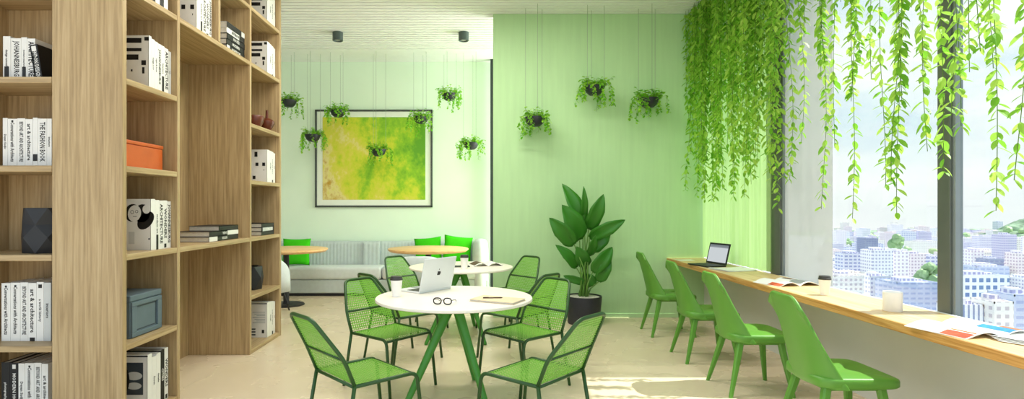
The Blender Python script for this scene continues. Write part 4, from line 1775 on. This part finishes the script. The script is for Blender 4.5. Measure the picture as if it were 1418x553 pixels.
ridge('hills_far', 2100, 260, [(1060, 320), (1160, 322), (1230, 319), (1300, 321), (1345, 318), (1420, 316), (1560, 318)], M['hill'])
ridge('hill_near', 1500, 220, [(1335, 346), (1362, 331), (1385, 318), (1408, 306), (1428, 301), (1470, 306), (1560, 320)], M['hill'])
for i in range(120):                                       # trees along the near hill
    px = C.uniform(1352, 1450)
    cr = 346 - 45 * min(1, max(0, (px - 1335) / 90)) ** .85
    D = 1500 - C.uniform(20, 160)
    s_ = C.uniform(6, 13)
    if not free((px - VX) * 1500 / F - s_ * 1.2, (px - VX) * 1500 / F + s_ * 1.2, D - s_ * 1.2, D + s_ * 1.2, .5):
        continue
    bm = B()
    bmesh.ops.create_icosphere(bm, subdivisions=2, radius=s_)
    for v in bm.verts:
        v.co *= 1 + C.uniform(-.2, .2)
    f_ = (1500 - D) / (220 * .4)
    zc = EYE - (cr - VY) * 1500 / F
    zc = GZ + (zc - GZ) * (1 - .3 * min(1, f_)) if f_ <= 1 else GZ + (zc - GZ) * .7 * max(0, 1 - (f_ - 1) / 1.5)
    t = thing('hill_tree', 'round tree among others on the green hill at right', 'tree', ((px - VX) * 1500 / F, D, zc), 0, 'trees on the hill')
    obj('crown', bm, M['tree'], t, loc=(0, 0, s_ * .6))
    obj('trunk', tube(B(), [(0, 0, -2), (0, 0, s_ * .5)], .5, 5), M['stem'], t)

# ------------------------------------------------------------------ sky, sun, camera
w = bpy.data.worlds.new('sky')
SC.world = w
w.use_nodes = True
nt = w.node_tree
nt.nodes.clear()
out = nt.nodes.new('ShaderNodeOutputWorld')
bg = N(nt, 'ShaderNodeBackground', Strength=1.12)
tc = N(nt, 'ShaderNodeTexCoord')
sp = N(nt, 'ShaderNodeSeparateXYZ')
nt.links.new(tc.outputs['Generated'], sp.inputs[0])
r1 = ramp(nt, sp.outputs[2], [(0.0, '#eef2f4'), (.05, '#eaf2f6'), (.22, '#c2dff2'), (.6, '#9cc8ec')])
mp = N(nt, 'ShaderNodeMapping')
mp.inputs['Scale'].default_value = (1, 1, 2.6)
nt.links.new(tc.outputs['Generated'], mp.inputs[0])
no = N(nt, 'ShaderNodeTexNoise', Scale=3.2, Detail=7, Roughness=.55)
nt.links.new(mp.outputs[0], no.inputs['Vector'])
r2 = ramp(nt, no.outputs[0], [(.42, (0, 0, 0, 1)), (.62, (1, 1, 1, 1))])
mx = N(nt, 'ShaderNodeMix', data_type='RGBA')
mx.inputs[7].default_value = (.98, .98, .97, 1)
nt.links.new(r2.outputs[0], mx.inputs[0])
nt.links.new(r1.outputs[0], mx.inputs[6])
nt.links.new(mx.outputs[2], bg.inputs[0])
nt.links.new(bg.outputs[0], out.inputs[0])

sl = bpy.data.lights.new('sun', 'SUN')
sl.energy = 7.0
sl.angle = math.radians(.6)
sl.color = (1, .96, .88)
so = bpy.data.objects.new('sun', sl)
COL.objects.link(so)
so.location = (30, 4, 40)
so.rotation_euler = Vector((-1, 0, -1.586)).to_track_quat('-Z', 'Y').to_euler()

def fill_light(name, loc, aim, sx, sy, power, col=(1, 1, 1)):
    l = bpy.data.lights.new(name, 'AREA')
    l.shape = 'RECTANGLE'
    l.size, l.size_y, l.energy, l.color = sx, sy, power, col
    o = bpy.data.objects.new(name, l)
    COL.objects.link(o)
    o.location = loc
    o.rotation_euler = aim


fill_light('fill_far_window', (XW - .05, 8.42, 2.3), (0, PI / 2, 0), 2.8, 2.0, 120, (1, .99, .96))  # added area lamp that boosts the light from the far window

cam = bpy.data.cameras.new('camera')
co = bpy.data.objects.new('camera', cam)
COL.objects.link(co)
co.location = (0, 0, EYE)
co.rotation_euler = (PI / 2, 0, 0)
cam.sensor_width = 36
cam.lens = F / 1418 * 36
cam.shift_x = (709 - VX) / 1418
cam.shift_y = -(276.5 - VY) / 1418
cam.clip_end = 6000
SC.camera = co

vs = SC.view_settings
vs.view_transform = 'Standard'
vs.look = 'None'
vs.exposure = .45
vs.gamma = 1
vs.use_curve_mapping = False
cy = SC.cycles
cy.max_bounces = 10
cy.diffuse_bounces = 6
cy.glossy_bounces = 4
cy.transparent_max_bounces = 24
cy.caustics_reflective = False
cy.caustics_refractive = False
cy.use_denoising = True
